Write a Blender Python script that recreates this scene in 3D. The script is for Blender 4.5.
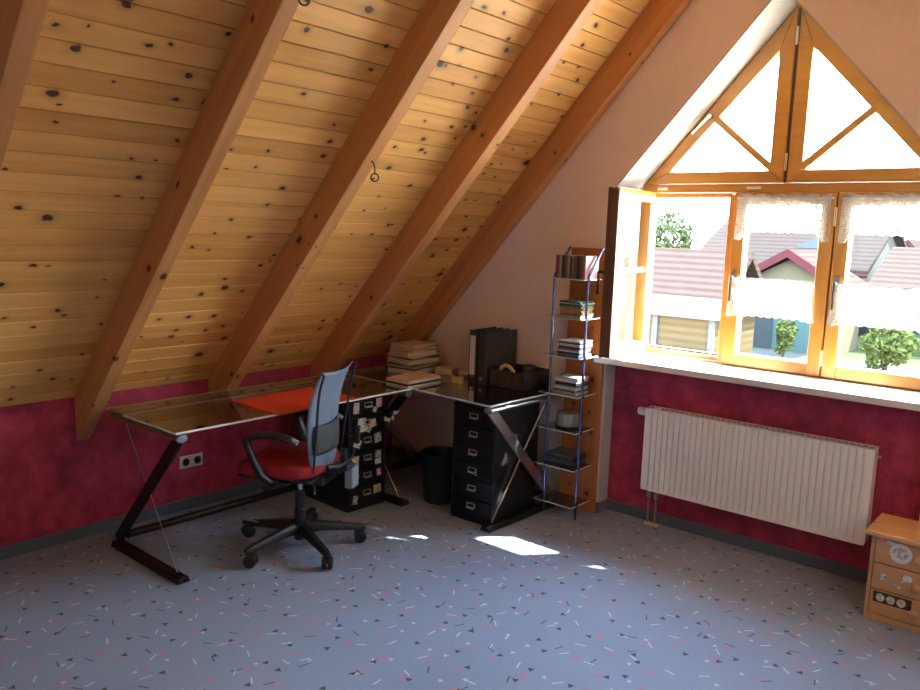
import bpy, bmesh, math, random
from mathutils import Vector, Matrix
for _o in list(bpy.data.objects): bpy.data.objects.remove(_o)
SC = bpy.context.scene
COL = SC.collection

# ------------------------------------------------------------------ camera
F = 788.12
yaw, pitch, roll = [math.radians(a) for a in (39.9397, -8.3497, 1.8888)]
cy, sy, cp, sp, cr, sr = math.cos(yaw), math.sin(yaw), math.cos(pitch), math.sin(pitch), math.cos(roll), math.sin(roll)
fw = Vector((-sy*cp, cy*cp, sp)); rt = Vector((cy, sy, 0)); up = rt.cross(fw)
r2 = cr*rt + sr*up; u2 = -sr*rt + cr*up
cam_d = bpy.data.cameras.new('camera'); cam = bpy.data.objects.new('camera', cam_d); COL.objects.link(cam)
cam_d.sensor_width = 36; cam_d.lens = F/920*36; cam_d.clip_start = .02; cam_d.clip_end = 500
m = Matrix((r2, u2, -fw)).transposed().to_4x4(); m.translation = (0, 0, 1.6); cam.matrix_world = m
SC.camera = cam

# ------------------------------------------------------------------ world, sun, exposure
SKY = 12.0
w = bpy.data.worlds.new('world'); SC.world = w; w.use_nodes = True
nt = w.node_tree; bg = nt.nodes['Background']
tc = nt.nodes.new('ShaderNodeTexCoord'); sx = nt.nodes.new('ShaderNodeSeparateXYZ'); rp = nt.nodes.new('ShaderNodeValToRGB')
nt.links.new(tc.outputs['Generated'], sx.inputs[0]); nt.links.new(sx.outputs['Z'], rp.inputs[0])
rp.color_ramp.elements[0].position = 0.0; rp.color_ramp.elements[0].color = (1, .98, .95, 1)
rp.color_ramp.elements[1].position = .6; rp.color_ramp.elements[1].color = (.55, .76, 1.0, 1)
nt.links.new(rp.outputs[0], bg.inputs['Color']); bg.inputs['Strength'].default_value = SKY
sun_d = bpy.data.lights.new('sun', 'SUN'); sun = bpy.data.objects.new('sun', sun_d); COL.objects.link(sun)
sun_d.energy = 22.0; sun_d.color = (1, .95, .86); sun_d.angle = math.radians(.6)
sun.rotation_euler = Vector((-.54, -.64, -1)).to_track_quat('-Z', 'Y').to_euler(); sun.location = (5, 12, 12)
# portal in the window opening: guides sky sampling, gives no light of its own
pd = bpy.data.lights.new('sky_portal', 'AREA'); po = bpy.data.objects.new('sky_portal', pd); COL.objects.link(po)
pd.shape = 'RECTANGLE'; pd.size = 1.7; pd.size_y = 2.0; pd.cycles.is_portal = True
po.location = (-1.38, 4.33, 1.85); po.rotation_euler = (math.radians(-90), 0, 0)
# unseen area lights added as fill, behind and beside the camera
def fill_light(name, loc, normal, sx_, sy_, power, col):
    d = bpy.data.lights.new(name, 'AREA'); o = bpy.data.objects.new(name, d); COL.objects.link(o)
    d.shape = 'RECTANGLE'; d.size = sx_; d.size_y = sy_; d.energy = power; d.color = col
    o.location = loc; o.rotation_euler = Vector(normal).to_track_quat('-Z', 'Y').to_euler(); return o
fill_light('rear_fill_light', (-1.38, -1.27, 1.55), (0, 1, -.05), 1.9, 1.2, 1.2, (.86, .93, 1))
fill_light('side_fill_light', (.30, 2.70, 1.54), (-.74, .08, -.45), 1.3, .9, 2, (.95, .97, 1))
vs = SC.view_settings; SC.display_settings.display_device = 'sRGB'
vs.view_transform = 'Standard'; vs.look = 'None'; vs.exposure = 2.2; vs.gamma = 1.0; vs.use_curve_mapping = False
SC.cycles.use_denoising = True
SC.cycles.max_bounces = 12; SC.cycles.diffuse_bounces = 8; SC.cycles.transparent_max_bounces = 24
SC.cycles.sample_clamp_indirect = 8.0
SC.cycles.caustics_reflective = True

# ------------------------------------------------------------------ mesh helpers
def BM(): return bmesh.new()
def box(bm, a, b):
    vs_ = [bm.verts.new((x, y, z)) for x in (a[0], b[0]) for y in (a[1], b[1]) for z in (a[2], b[2])]
    for f in ((0,1,3,2),(4,6,7,5),(0,4,5,1),(2,3,7,6),(0,2,6,4),(1,5,7,3)): bm.faces.new([vs_[i] for i in f])
    return vs_
def obox(bm, c, s, R=None):
    vs_ = box(bm, (-s[0]/2, -s[1]/2, -s[2]/2), (s[0]/2, s[1]/2, s[2]/2))
    M = Matrix.Translation(c) @ (R.to_4x4() if R else Matrix())
    bmesh.ops.transform(bm, matrix=M, verts=vs_)
def rz(a): return Matrix.Rotation(math.radians(a), 3, 'Z')
def prism(bm, pts, ext):
    a = [bm.verts.new(p) for p in pts]; e = Vector(ext); b = [bm.verts.new(Vector(p)+e) for p in pts]
    n = len(a); bm.faces.new(a); bm.faces.new(b[::-1])
    for i in range(n): bm.faces.new((a[i], a[(i+1) % n], b[(i+1) % n], b[i]))
def beam(bm, p, q, wx, wy, side=None):
    """bar from p to q with section wx (along side) by wy"""
    p, q = Vector(p), Vector(q); d = (q-p).normalized()
    s = Vector(side) if side else (Vector((0,0,1)).cross(d) if abs(d.z) < .99 else Vector((1,0,0)))
    s = (s - d*s.dot(d)).normalized(); t = d.cross(s)
    prism(bm, [p+s*a*wx/2+t*b*wy/2 for a, b in ((-1,-1),(1,-1),(1,1),(-1,1))], q-p)
def tube(bm, pts, r, seg=10, closed=False, flat=1.0):
    pts = [Vector(p) for p in pts]; rings = []; n = len(pts)
    if not isinstance(r, (list, tuple)): r = [r]*n
    prev = None
    for i, p in enumerate(pts):
        if closed: d = (pts[(i+1) % n]-pts[i-1]).normalized()
        else: d = (pts[min(i+1, n-1)]-pts[max(i-1, 0)]).normalized()
        if prev is None:
            a = Vector((0,0,1)) if abs(d.z) < .9 else Vector((1,0,0))
        else: a = prev
        a = (a-d*a.dot(d)).normalized(); prev = a; b = d.cross(a)
        rings.append([bm.verts.new(p+(a*math.cos(2*math.pi*k/seg)*flat+b*math.sin(2*math.pi*k/seg))*r[i]) for k in range(seg)])
    for i in range(n if closed else n-1):
        A, B = rings[i], rings[(i+1) % n]
        for k in range(seg): bm.faces.new((A[k], A[(k+1) % seg], B[(k+1) % seg], B[k]))
    if not closed: bm.faces.new(rings[0][::-1]); bm.faces.new(rings[-1])
def lathe(bm, prof, c=(0,0,0), seg=32, axis='Z', cap=True):
    rings = []
    for r, h in prof:
        rings.append([])
        for k in range(seg):
            a = 2*math.pi*k/seg; x, y = r*math.cos(a), r*math.sin(a)
            v = {'Z': (x, y, h), 'Y': (x, h, y), 'X': (h, x, y)}[axis]
            rings[-1].append(bm.verts.new(Vector(v)+Vector(c)))
    for A, B in zip(rings, rings[1:]):
        for k in range(seg): bm.faces.new((A[k], A[(k+1) % seg], B[(k+1) % seg], B[k]))
    if cap: bm.faces.new(rings[0][::-1]); bm.faces.new(rings[-1])
def grid(bm, nu, nv, fn):
    g = [[bm.verts.new(fn(i/nu, j/nv)) for j in range(nv+1)] for i in range(nu+1)]
    for i in range(nu):
        for j in range(nv): bm.faces.new((g[i][j], g[i+1][j], g[i+1][j+1], g[i][j+1]))
def bez(p0, p1, p2, p3, n=10):
    P = [Vector(p) for p in (p0, p1, p2, p3)]
    return [P[0]*(1-t)**3+P[1]*3*t*(1-t)**2+P[2]*3*t*t*(1-t)+P[3]*t**3 for t in [i/n for i in range(n+1)]]
ORG = {}
def tag(o, label=None, cat=None, group=None, kind=None):
    if label: o['label'] = label
    if cat: o['category'] = cat
    if group: o['group'] = group
    if kind: o['kind'] = kind
    return o
def thing(name, label, cat, loc=(0,0,0), rot=0, group=None, kind=None):
    o = bpy.data.objects.new(name, None); COL.objects.link(o); o.empty_display_size = .1
    o.location = loc; o.rotation_euler = (0, 0, math.radians(rot))
    ORG[o] = (Matrix.Translation(loc) @ Matrix.Rotation(math.radians(rot), 4, 'Z'))
    return tag(o, label, cat, group, kind)
def obj(name, bm, mat, parent=None, smooth=False, bevel=0, local=False, label=None, solid=0, origin=None):
    """shapes are given in room coordinates unless local=True"""
    Mw = Matrix()
    if parent is not None:
        Mw = ORG[parent]
        if not local: bmesh.ops.transform(bm, matrix=Mw.inverted(), verts=bm.verts)
    elif origin is not None:
        bmesh.ops.translate(bm, vec=-Vector(origin), verts=bm.verts)
    bmesh.ops.recalc_face_normals(bm, faces=bm.faces)
    me = bpy.data.meshes.new(name); bm.to_mesh(me); bm.free()
    for mt in (mat if isinstance(mat, (list, tuple)) else [mat]): me.materials.append(mt)
    o = bpy.data.objects.new(name, me); COL.objects.link(o)
    if origin is not None and parent is None: o.location = origin
    if parent is not None: o.parent = parent; ORG[o] = Mw
    if smooth:
        for p in me.polygons: p.use_smooth = True
        try: me.set_sharp_from_angle(angle=math.radians(38))
        except Exception: pass
    if solid:
        s = o.modifiers.new('s', 'SOLIDIFY'); s.thickness = solid; s.offset = 0
    if bevel:
        b = o.modifiers.new('b', 'BEVEL'); b.width = bevel; b.segments = 2; b.limit_method = 'ANGLE'; b.angle_limit = .6
    if label: o['label'] = label
    return o
def struct(name, bm, mat, **k): return tag(obj(name, bm, mat, **k), kind='structure')

# ------------------------------------------------------------------ material helpers
class NT:
    def __init__(s, name):
        s.m = bpy.data.materials.new(name); s.m.use_nodes = True; s.t = s.m.node_tree
        s.b = s.t.nodes['Principled BSDF']; s.out = s.t.nodes['Material Output']
    def n(s, typ, **k):
        nd = s.t.nodes.new('ShaderNode'+typ)
        for a, v in k.items(): setattr(nd, a, v)
        return nd
    def l(s, a, b): s.t.links.new(a, b)
    def set(s, sock, v):
        if isinstance(v, bpy.types.NodeSocket): s.l(v, sock)
        else: sock.default_value = v
    def math(s, op, a, b=None, clamp=False):
        nd = s.n('Math', operation=op); nd.use_clamp = clamp; s.set(nd.inputs[0], a)
        if b is not None: s.set(nd.inputs[1], b)
        return nd.outputs[0]
    def vmath(s, op, a, b=None):
        nd = s.n('VectorMath', operation=op); s.set(nd.inputs[0], a)
        if b is not None: s.set(nd.inputs[1], b)
        return nd.outputs['Value'] if op in ('LENGTH', 'DOT_PRODUCT') else nd.outputs[0]
    def coord(s, which='Object'): return s.n('TexCoord').outputs[which]
    def noise(s, vec, scale, detail=3, rough=.5):
        nd = s.n('TexNoise'); s.l(vec, nd.inputs['Vector']); nd.inputs['Scale'].default_value = scale
        nd.inputs['Detail'].default_value = detail; nd.inputs['Roughness'].default_value = rough
        return nd.outputs['Fac']
    def ramp(s, fac, stops):
        nd = s.n('ValToRGB'); s.l(fac, nd.inputs[0]); e = nd.color_ramp.elements
        while len(e) < len(stops): e.new(.5)
        for el, (p, c) in zip(e, stops): el.position = p; el.color = (*c, 1) if len(c) == 3 else c
        return nd.outputs[0]
    def mix(s, fac, a, b, typ='MIX'):
        nd = s.n('MixRGB', blend_type=typ); s.set(nd.inputs[0], fac)
        for i, v in ((1, a), (2, b)):
            if isinstance(v, tuple): nd.inputs[i].default_value = (*v, 1)
            else: s.set(nd.inputs[i], v)
        return nd.outputs[0]
    def bump(s, h, strength=.3, dist=.01):
        nd = s.n('Bump'); s.l(h, nd.inputs['Height']); nd.inputs['Strength'].default_value = strength
        nd.inputs['Distance'].default_value = dist; s.l(nd.outputs[0], s.b.inputs['Normal'])
    def cells(s, vec, scale, rnd=1.0, off=(0,0,0)):
        """scattered spots: offset from the spot's centre in metres, random colour of the spot"""
        p = s.vmath('ADD', s.vmath('MULTIPLY', vec, scale), off)
        v = s.n('TexVoronoi', voronoi_dimensions='2D'); s.l(p, v.inputs['Vector']); v.inputs['Scale'].default_value = 1
        v.inputs['Randomness'].default_value = rnd
        d = s.vmath('DIVIDE', s.vmath('SUBTRACT', p, v.outputs['Position']), (scale[0], scale[1], 1))
        return d, v.outputs['Color']
def pbr(name, col, rough=.5, metal=0, spec=.5, var=0, vscale=8, bump=0, bscale=60, coat=0):
    t = NT(name); b = t.b; b.inputs['Roughness'].default_value = rough; b.inputs['Metallic'].default_value = metal
    b.inputs['Specular IOR Level'].default_value = spec; b.inputs['Coat Weight'].default_value = coat
    co = t.coord()
    if var:
        f = t.noise(co, vscale, 4)
        c2 = tuple(min(1, c*(1+var)) for c in col); c1 = tuple(c*(1-var) for c in col)
        t.l(t.ramp(f, [(.3, c1), (.7, c2)]), b.inputs['Base Color'])
    else: b.inputs['Base Color'].default_value = (*col, 1)
    if bump: t.bump(t.noise(co, bscale, 4), bump, .004)
    return t.m

def wood(name, c1, c2, dark, along=1, pitch=0, knots=1.0, rough=.5, coat=0, groove=(.16, .07, .02)):
    """grain along axis `along` (0,1,2) of the object; across = the other two"""
    t = NT(name); co = t.coord(); b = t.b
    sc = [26, 26, 26]; sc[along] = 1.3
    v = t.vmath('MULTIPLY', co, tuple(sc))
    var = None
    if pitch:
        sx_ = t.n('SeparateXYZ'); t.l(co, sx_.inputs[0])
        idx = t.math('FLOOR', t.math('DIVIDE', sx_.outputs[0], pitch))
        wn = t.n('TexWhiteNoise', noise_dimensions='1D'); t.l(idx, wn.inputs['W']); var = wn.outputs['Value']
        cmb = t.n('CombineXYZ'); t.l(t.math('MULTIPLY', var, 37.0), cmb.inputs[1])
        v = t.vmath('ADD', v, cmb.outputs[0])
    g1 = t.noise(v, 1.0, 5, .6)
    v2 = t.vmath('MULTIPLY', v, (.22, .22, .22)); g2 = t.noise(v2, 1.0, 2)
    f = t.math('ADD', t.math('MULTIPLY', g1, .6), t.math('MULTIPLY', g2, .5))
    if var is not None: f = t.math('ADD', f, t.math('MULTIPLY', t.math('SUBTRACT', var, .5), .22))
    col = t.ramp(f, [(.36, c2), (.72, c1)])
    if knots:
        ax = [0, 1, 2]; ax.remove(along); o_ = ax[0]
        s2 = t.n('SeparateXYZ'); t.l(co, s2.inputs[0])
        # project on (across, along); the two across axes are summed so every face gets knots
        cm = t.n('CombineXYZ')
        a_ = s2.outputs[ax[0]] if pitch else t.math('ADD', s2.outputs[ax[0]], s2.outputs[ax[1]])
        t.l(a_, cm.inputs[0]); t.l(s2.outputs[along], cm.inputs[1]); kv = cm.outputs[0]
        wob = t.n('TexNoise'); t.l(co, wob.inputs['Vector']); wob.inputs['Scale'].default_value = 38; wob.inputs['Detail'].default_value = 2
        wv = t.vmath('MULTIPLY', t.vmath('SUBTRACT', wob.outputs['Color'], (.5, .5, .5)), (.016, .03, 0))
        for (scl, rad, thr, off) in (((5.2, 2.1, 1), .0150, .45, (0, 0, 0)), ((10.5, 7.5, 1), .0085, .40, (3.3, 7.1, 0))):
            d, rc = t.cells(kv, scl, 1.0, off)
            d = t.vmath('ADD', d, wv)
            ln = t.vmath('LENGTH', t.vmath('MULTIPLY', d, (1, .72, 0)))
            sr_ = t.n('SeparateXYZ'); t.l(rc, sr_.inputs[0])
            gate = t.math('LESS_THAN', sr_.outputs[0], thr*knots)
            r_ = t.math('MULTIPLY', rad, t.math('ADD', .45, t.math('MULTIPLY', sr_.outputs[1], .8)))
            q = t.math('DIVIDE', ln, r_)
            halo = t.math('MULTIPLY', gate, t.math('SUBTRACT', 1, t.math('DIVIDE', q, 3.2), True), True)
            col = t.mix(t.math('MULTIPLY', halo, .55), col, tuple(c*.45 for c in c2))
            core = t.math('MULTIPLY', gate, t.math('MULTIPLY', t.math('SUBTRACT', 1.25, q, True), 2.4, True))
            col = t.mix(core, col, dark)
    if pitch:
        fr = t.math('FRACT', t.math('DIVIDE', sx_.outputs[0], pitch))
        e = t.math('GREATER_THAN', t.math('ABSOLUTE', t.math('SUBTRACT', fr, .5)), .478)
        col = t.mix(t.math('MULTIPLY', e, .45), col, groove)
    t.l(col, b.inputs['Base Color']); b.inputs['Roughness'].default_value = rough; b.inputs['Coat Weight'].default_value = coat
    b.inputs['Coat Roughness'].default_value = .25
    t.bump(g1, .12, .004)
    return t.m

def glassy(name, tint=(.95, .98, .97), refl=1.0, ior=1.5, rough=0.0):
    """thin pane: clear transmission plus a fresnel mirror layer"""
    t = NT(name); tr = t.n('BsdfTransparent'); tr.inputs[0].default_value = (*tint, 1)
    gl = t.n('BsdfGlossy'); gl.inputs['Roughness'].default_value = rough
    fr = t.n('Fresnel'); fr.inputs['IOR'].default_value = ior
    # same reflectance on both faces of the pane
    ge = t.n('NewGeometry'); mr = t.n('Mix', data_type='FLOAT')
    t.l(ge.outputs['Backfacing'], mr.inputs[0]); mr.inputs[2].default_value = ior; mr.inputs[3].default_value = 1/ior
    t.l(mr.outputs[0], fr.inputs['IOR'])
    mx = t.n('MixShader'); t.l(t.math('MULTIPLY', fr.outputs[0], refl, True), mx.inputs[0])
    t.l(tr.outputs[0], mx.inputs[1]); t.l(gl.outputs[0], mx.inputs[2]); t.l(mx.outputs[0], t.out.inputs[0])
    return t.m

# ------------------------------------------------------------------ materials
M = {}
M['planks'] = wood('pine_planks', (.86, .50, .155), (.62, .31, .075), (.06, .022, .009), 1, .0877, 1.0, .6, 0)
M['rafter'] = wood('rafter_wood', (.62, .30, .105), (.42, .175, .05), (.06, .022, .010), 0, 0, .28, .65)
M['frame'] = wood('window_wood', (.60, .28, .055), (.50, .205, .034), (.2, .08, .02), 2, 0, 0, .32, .5)
M['frame_h'] = wood('window_wood_across', (.60, .28, .055), (.50, .205, .034), (.2, .08, .02), 0, 0, 0, .32, .5)
M['darkwood'] = wood('dark_window_wood', (.17, .075, .040), (.07, .030, .018), (.02, .01, .005), 2, 0, 0, .5)
M['board'] = wood('orange_pine', (.52, .185, .050), (.40, .125, .032), (.09, .02, .01), 2, 0, 1.0, .45, .2)
M['chest'] = wood('chest_pine', (.62, .36, .16), (.50, .26, .105), (.12, .04, .015), 0, 0, .6, .4, .3)
M['chest_top'] = wood('chest_top_pine', (.74, .44, .18), (.60, .32, .11), (.12, .04, .015), 0, 0, .35, .35, .3)
def plaster(name, c, var=.06, scale=40, bump=.35):
    t = NT(name); co = t.coord(); n1 = t.noise(co, scale, 5, .65); n2 = t.noise(co, 1.6, 2)
    f = t.math('ADD', t.math('MULTIPLY', n1, .5), t.math('MULTIPLY', n2, .5))
    t.l(t.ramp(f, [(.35, tuple(x*(1-var) for x in c)), (.65, tuple(min(1, x*(1+var)) for x in c))]), t.b.inputs['Base Color'])
    t.b.inputs['Roughness'].default_value = .9; t.bump(n1, bump, .004); return t.m
M['cream'] = plaster('cream_plaster', (.80, .68, .62))
M['reveal'] = plaster('white_plaster', (.48, .465, .42))
def sponge():
    t = NT('crimson_sponged_paint'); co = t.coord(); n1 = t.noise(co, 9, 6, .75); n2 = t.noise(co, 2.2, 3, .6)
    f = t.math('ADD', t.math('MULTIPLY', n1, .55), t.math('MULTIPLY', n2, .45))
    t.l(t.ramp(f, [(.38, (.18, .020, .042)), (.5, (.38, .028, .072)), (.60, (.52, .055, .115))]), t.b.inputs['Base Color'])
    t.b.inputs['Roughness'].default_value = .75; t.bump(t.noise(co, 90, 4), .25, .003); return t.m
M['red'] = sponge()
def carpet(name, base, confetti=True):
    t = NT(name); co = t.coord(); n1 = t.noise(co, 220, 3, .7); n2 = t.noise(co, 1.1, 3)
    f = t.math('ADD', t.math('MULTIPLY', n1, .6), t.math('MULTIPLY', n2, .4))
    col = t.ramp(f, [(.32, tuple(x*.74 for x in base)), (.68, tuple(x*1.22 for x in base))])
    if confetti:
        def layer(col, dens, off, shape, size, c, thr=1.0, op=1.0):
            d, rc = t.cells(co, (dens, dens, 1), .8, off)
            sp_ = t.n('SeparateXYZ'); t.l(rc, sp_.inputs[0])
            ro = t.n('VectorRotate', rotation_type='Z_AXIS'); t.l(d, ro.inputs['Vector'])
            t.l(t.math('MULTIPLY', sp_.outputs[0], 6.283), ro.inputs['Angle'])
            s3 = t.n('SeparateXYZ'); t.l(ro.outputs[0], s3.inputs[0]); X, Y = s3.outputs[0], s3.outputs[1]
            if shape == 'tri':
                a = t.math('ADD', t.math('MULTIPLY', t.math('ABSOLUTE', X), 1.15), t.math('MULTIPLY', Y, .62))
                q = t.math('MAXIMUM', a, t.math('MULTIPLY', Y, -1.6))
                msk = t.math('LESS_THAN', q, size)
            elif shape == 'line':
                msk = t.math('LESS_THAN', t.math('MAXIMUM', t.math('ABSOLUTE', X), t.math('MULTIPLY', t.math('ABSOLUTE', Y), 8.0)), size)
            else:
                msk = t.math('SUBTRACT', 1, t.math('DIVIDE', t.vmath('LENGTH', d), size), True)
            if thr < 1: msk = t.math('MULTIPLY', msk, t.math('LESS_THAN', sp_.outputs[1], thr))
            return t.mix(t.math('MULTIPLY', msk, op), col, c)
        col = layer(col, 6.0, (.3, .7, 0), 'blob', .026, (.50, .14, .14), .8, .6)
        col = layer(col, 7.0, (9.3, 4.7, 0), 'line', .020, (.22, .20, .52), .9, .6)
        col = layer(col, 6.5, (5.3, 2.7, 0), 'line', .021, (.60, .66, .72), .9, .75)
        col = layer(col, 6.0, (1.9, 8.7, 0), 'tri', .0088, (.58, .64, .70), .8, .6)
        col = layer(col, 6.5, (3.1, 6.2, 0), 'line', .021, (.03, .035, .05), .6, .9)
        col = layer(col, 6.2, (7.7, 1.2, 0), 'tri', .0110, (.025, .03, .04), .95, .95)
    t.l(col, t.b.inputs['Base Color']); t.b.inputs['Roughness'].default_value = .95; t.b.inputs['Specular IOR Level'].default_value = .2
    t.b.inputs['Sheen Weight'].default_value = .25
    t.bump(n1, .5, .004); return t.m
M['carpet'] = carpet('confetti_carpet', (.205, .262, .400))
M['basebd'] = carpet('carpet_skirting', (.115, .145, .190), False)
M['glass'] = glassy('window_glass')
M['desk_glass'] = glassy('desk_glass', (.60, .56, .55), 1.9, 1.6, .02)
M['shelf_glass'] = glassy('shelf_glass', (.62, .70, .74), 1.6, 1.55, .02)
M['glass_edge'] = pbr('glass_edge', (.72, .80, .80), .25, 0, 1)
M['black'] = pbr('black_plastic', (.014, .014, .016), .42, 0, .5, .2, 20)
M['blackm'] = pbr('black_enamel', (.008, .008, .009), .28, 0, .6, .2, 5)
M['chrome'] = pbr('brushed_steel', (.62, .62, .63), .28, 1, .5, .12, 20)
M['holder'] = pbr('bright_label_holder', (.55, .53, .50), .4, .3)
M['darksteel'] = pbr('dark_steel', (.030, .026, .024), .38, .6, .5, .25, 14)
M['tubesteel'] = pbr('bronze_grey_tube', (.30, .25, .21), .34, .8, .5, .1, 14)
M['greyplast'] = pbr('grey_plastic', (.22, .25, .29), .45, 0, .5)
M['bluemetal'] = pbr('blue_chrome', (.16, .20, .46), .22, .85)
M['white'] = pbr('white_enamel', (.85, .83, .80), .25, 0, .5, .03, 3)
M['whitepl'] = pbr('white_plastic', (.72, .72, .70), .4)
M['copper'] = pbr('copper_pipe', (.40, .30, .20), .35, .7)
M['brass'] = pbr('pale_brass', (.75, .68, .50), .3, .9)
M['red_mat'] = pbr('red_desk_mat', (.72, .055, .030), .45, 0, .4, .05)
M['red_seat'] = pbr('red_seat_cloth', (.33, .022, .030), .85, 0, .3, .12, 30, .3, 300)
M['paper'] = pbr('aged_paper', (.66, .47, .34), .8, 0, .3, .08, 20)
M['paperw'] = pbr('white_paper', (.64, .58, .52), .8, 0, .3, .06, 20)
M['papery'] = pbr('yellowed_paper', (.62, .50, .30), .8, 0, .3, .08, 20)
M['binder_grey'] = pbr('dark_grey_board', (.055, .058, .060), .6, 0, .3, .1, 20)
M['binder_white'] = pbr('white_spine_label', (.66, .62, .60), .6)
M['crate'] = pbr('charcoal_card', (.040, .034, .032), .6, 0, .4, .35, 26)
M['yellow'] = pbr('yellow_card', (.62, .47, .16), .6, 0, .4, .1)
M['bin'] = pbr('dark_green_plastic', (.012, .022, .024), .45, 0, .5, .2, 6)

# ------------------------------------------------------------------ room shell
KX, GY, NY, WY = -3.87, 3.90, 4.00, 4.17      # knee wall, gable face, niche back, window face
SL = 1.11                                     # roof rise per metre
def zc(x): return .725 + SL*(x-KX)            # ceiling board surface (left slope)
RX = 1.11; RIDGE = -1.38; YB = -1.3
bm = BM(); box(bm, (KX-.2, YB-.1, -.12), (RX+.2, 4.45, 0)); struct('floor', bm, M['carpet'])
bm = BM(); box(bm, (KX-.16, YB, 0), (KX, GY, .80)); struct('wall_left', bm, M['red'])
bm = BM(); box(bm, (RX, YB, 0), (RX+.16, GY, .80)); struct('wall_right', bm, M['cream'])
zr = zc(RIDGE)
bm = BM(); prism(bm, [(KX-.2, YB-.12, 0), (RX+.2, YB-.12, 0), (RX+.2, YB-.12, .9), (RIDGE, YB-.12, zr+.3), (KX-.2, YB-.12, .9)], (0, .12, 0))
struct('wall_rear', bm, plaster('low_bounce_rear_plaster', (.34, .27, .23)))  # unseen wall, plaster darkened so it bounces less light
# gable wall, front layer 3.90..4.00 with the niche and the pointed opening cut out
OL, OR, ZS, ZT, AX, AZ = -2.185, -.575, .875, 1.867, -1.378, 2.775
def gable_piece(bm, y0, y1, low):
    e = (0, y1-y0, 0); xl, xr = KX-.25, RX+.25; zl = .56; zt = zr+.25
    # left, right, upper-left, upper-right pieces round the opening
    prism(bm, [(xl, y0, 0), (OL, y0, 0), (OL, y0, ZT), (AX, y0, AZ), (AX, y0, zt), (xl, y0, zl)], e)
    prism(bm, [(OR, y0, 0), (xr, y0, 0), (xr, y0, zl), (AX, y0, zt), (AX, y0, AZ), (OR, y0, ZT)], e)
    if low: box(bm, (OL, y0, 0), (OR, y1, ZS))
bm = BM(); gable_piece(bm, GY, NY, False); struct('wall_back', bm, M['cream'])
bm = BM(); box(bm, (OL, NY, 0), (OR, NY+.28, ZS)); struct('wall_niche', bm, M['red'])
bm = BM(); gable_piece(bm, NY, 4.34, False); box(bm, (OL, NY+.28, -.1), (OR, 4.34, ZS)); struct('wall_outer', bm, M['reveal'])
# white plaster lining of the opening (thin coat on the reveals)
bm = BM(); t_ = .006
prism(bm, [(OL, GY-.001, ZT), (AX, GY-.001, AZ), (AX, GY-.001, AZ-.012), (OL+.008, GY-.001, ZT-.002)], (0, .30, 0))
prism(bm, [(OR, GY-.001, ZT), (AX, GY-.001, AZ), (AX, GY-.001, AZ-.012), (OR-.008, GY-.001, ZT-.002)], (0, .30, 0))
box(bm, (OL-.001, GY-.001, .93), (OL+.006, 4.2, ZT)); box(bm, (OR-.006, GY-.001, .93), (OR+.001, 4.2, ZT))
box(bm, (OL-.001, GY+.001, .06), (OL+.005, NY-.001, .87))
struct('trim_1', bm, M['reveal'])
# ceilings: local x runs up the slope, local y along the boards
ang = math.atan(SL); LEN = (zr-.5)/math.sin(ang)
def slope(name, x0, z0, mirror):
    bm = BM(); P = .0877; n = int(LEN/P)+4; pr = []
    y0, y1 = YB, GY
    for i in range(n):                       # tongue and groove boards with V joints
        a = i*P; pr += [(a, .006), (a+.004, 0), (a+P-.004, 0)]
    pr += [(n*P, .006)]
    va = [bm.verts.new((a, y0, h)) for a, h in pr]; vb = [bm.verts.new((a, y1, h)) for a, h in pr]
    for i in range(len(pr)-1): bm.faces.new((va[i], va[i+1], vb[i+1], vb[i]))
    t0 = [bm.verts.new((a, y, .10)) for a, y in ((0, y0), (n*P, y0), (n*P, y1), (0, y1))]
    bm.faces.new(t0); bm.faces.new((va[0], vb[0], t0[3], t0[0])); bm.faces.new((va[-1], t0[1], t0[2], vb[-1]))
    bm.faces.new(va[::-1]+[t0[0], t0[1]][::1]) if False else None
    o = struct(name, bm, M['planks']); o.location = (x0, 0, z0)
    o.rotation_euler = (0, -ang, 0) if not mirror else (0, -(math.pi-ang), 0)
    if mirror: o.scale = (1, 1, -1)
    return o
slope('ceiling', KX-.02, zc(KX-.02), False)
slope('ceiling.001', RX+.02, zc(KX-.02), True)
bm = BM()                                      # roof above, with the eaves reaching out past the gable
for s in (-1, 1):
    e0 = (RIDGE, zr+.12); e1 = (RIDGE+s*3.1, zr+.12-3.1*SL)
    prism(bm, [(e0[0], YB-.3, e0[1]), (e1[0], YB-.3, e1[1]), (e1[0], YB-.3, e1[1]+.16), (e0[0], YB-.3, e0[1]+.16)], (0, 4.86-YB+.3, 0))
struct('roof', bm, M['reveal'])
# baseboards (a strip of dark carpet)
bm = BM(); box(bm, (KX, YB, 0), (KX+.012, GY, .06)); struct('baseboard_left', bm, M['basebd'])
bm = BM(); box(bm, (KX+.012, GY-.012, 0), (OL, GY, .06)); struct('baseboard_back', bm, M['basebd'])
bm = BM(); box(bm, (OL+.002, NY-.012, 0), (OR, NY, .06)); box(bm, (OL, GY-.012, 0), (OL+.012, NY-.012, .06)); struct('baseboard_niche', bm, M['basebd'])

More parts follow.
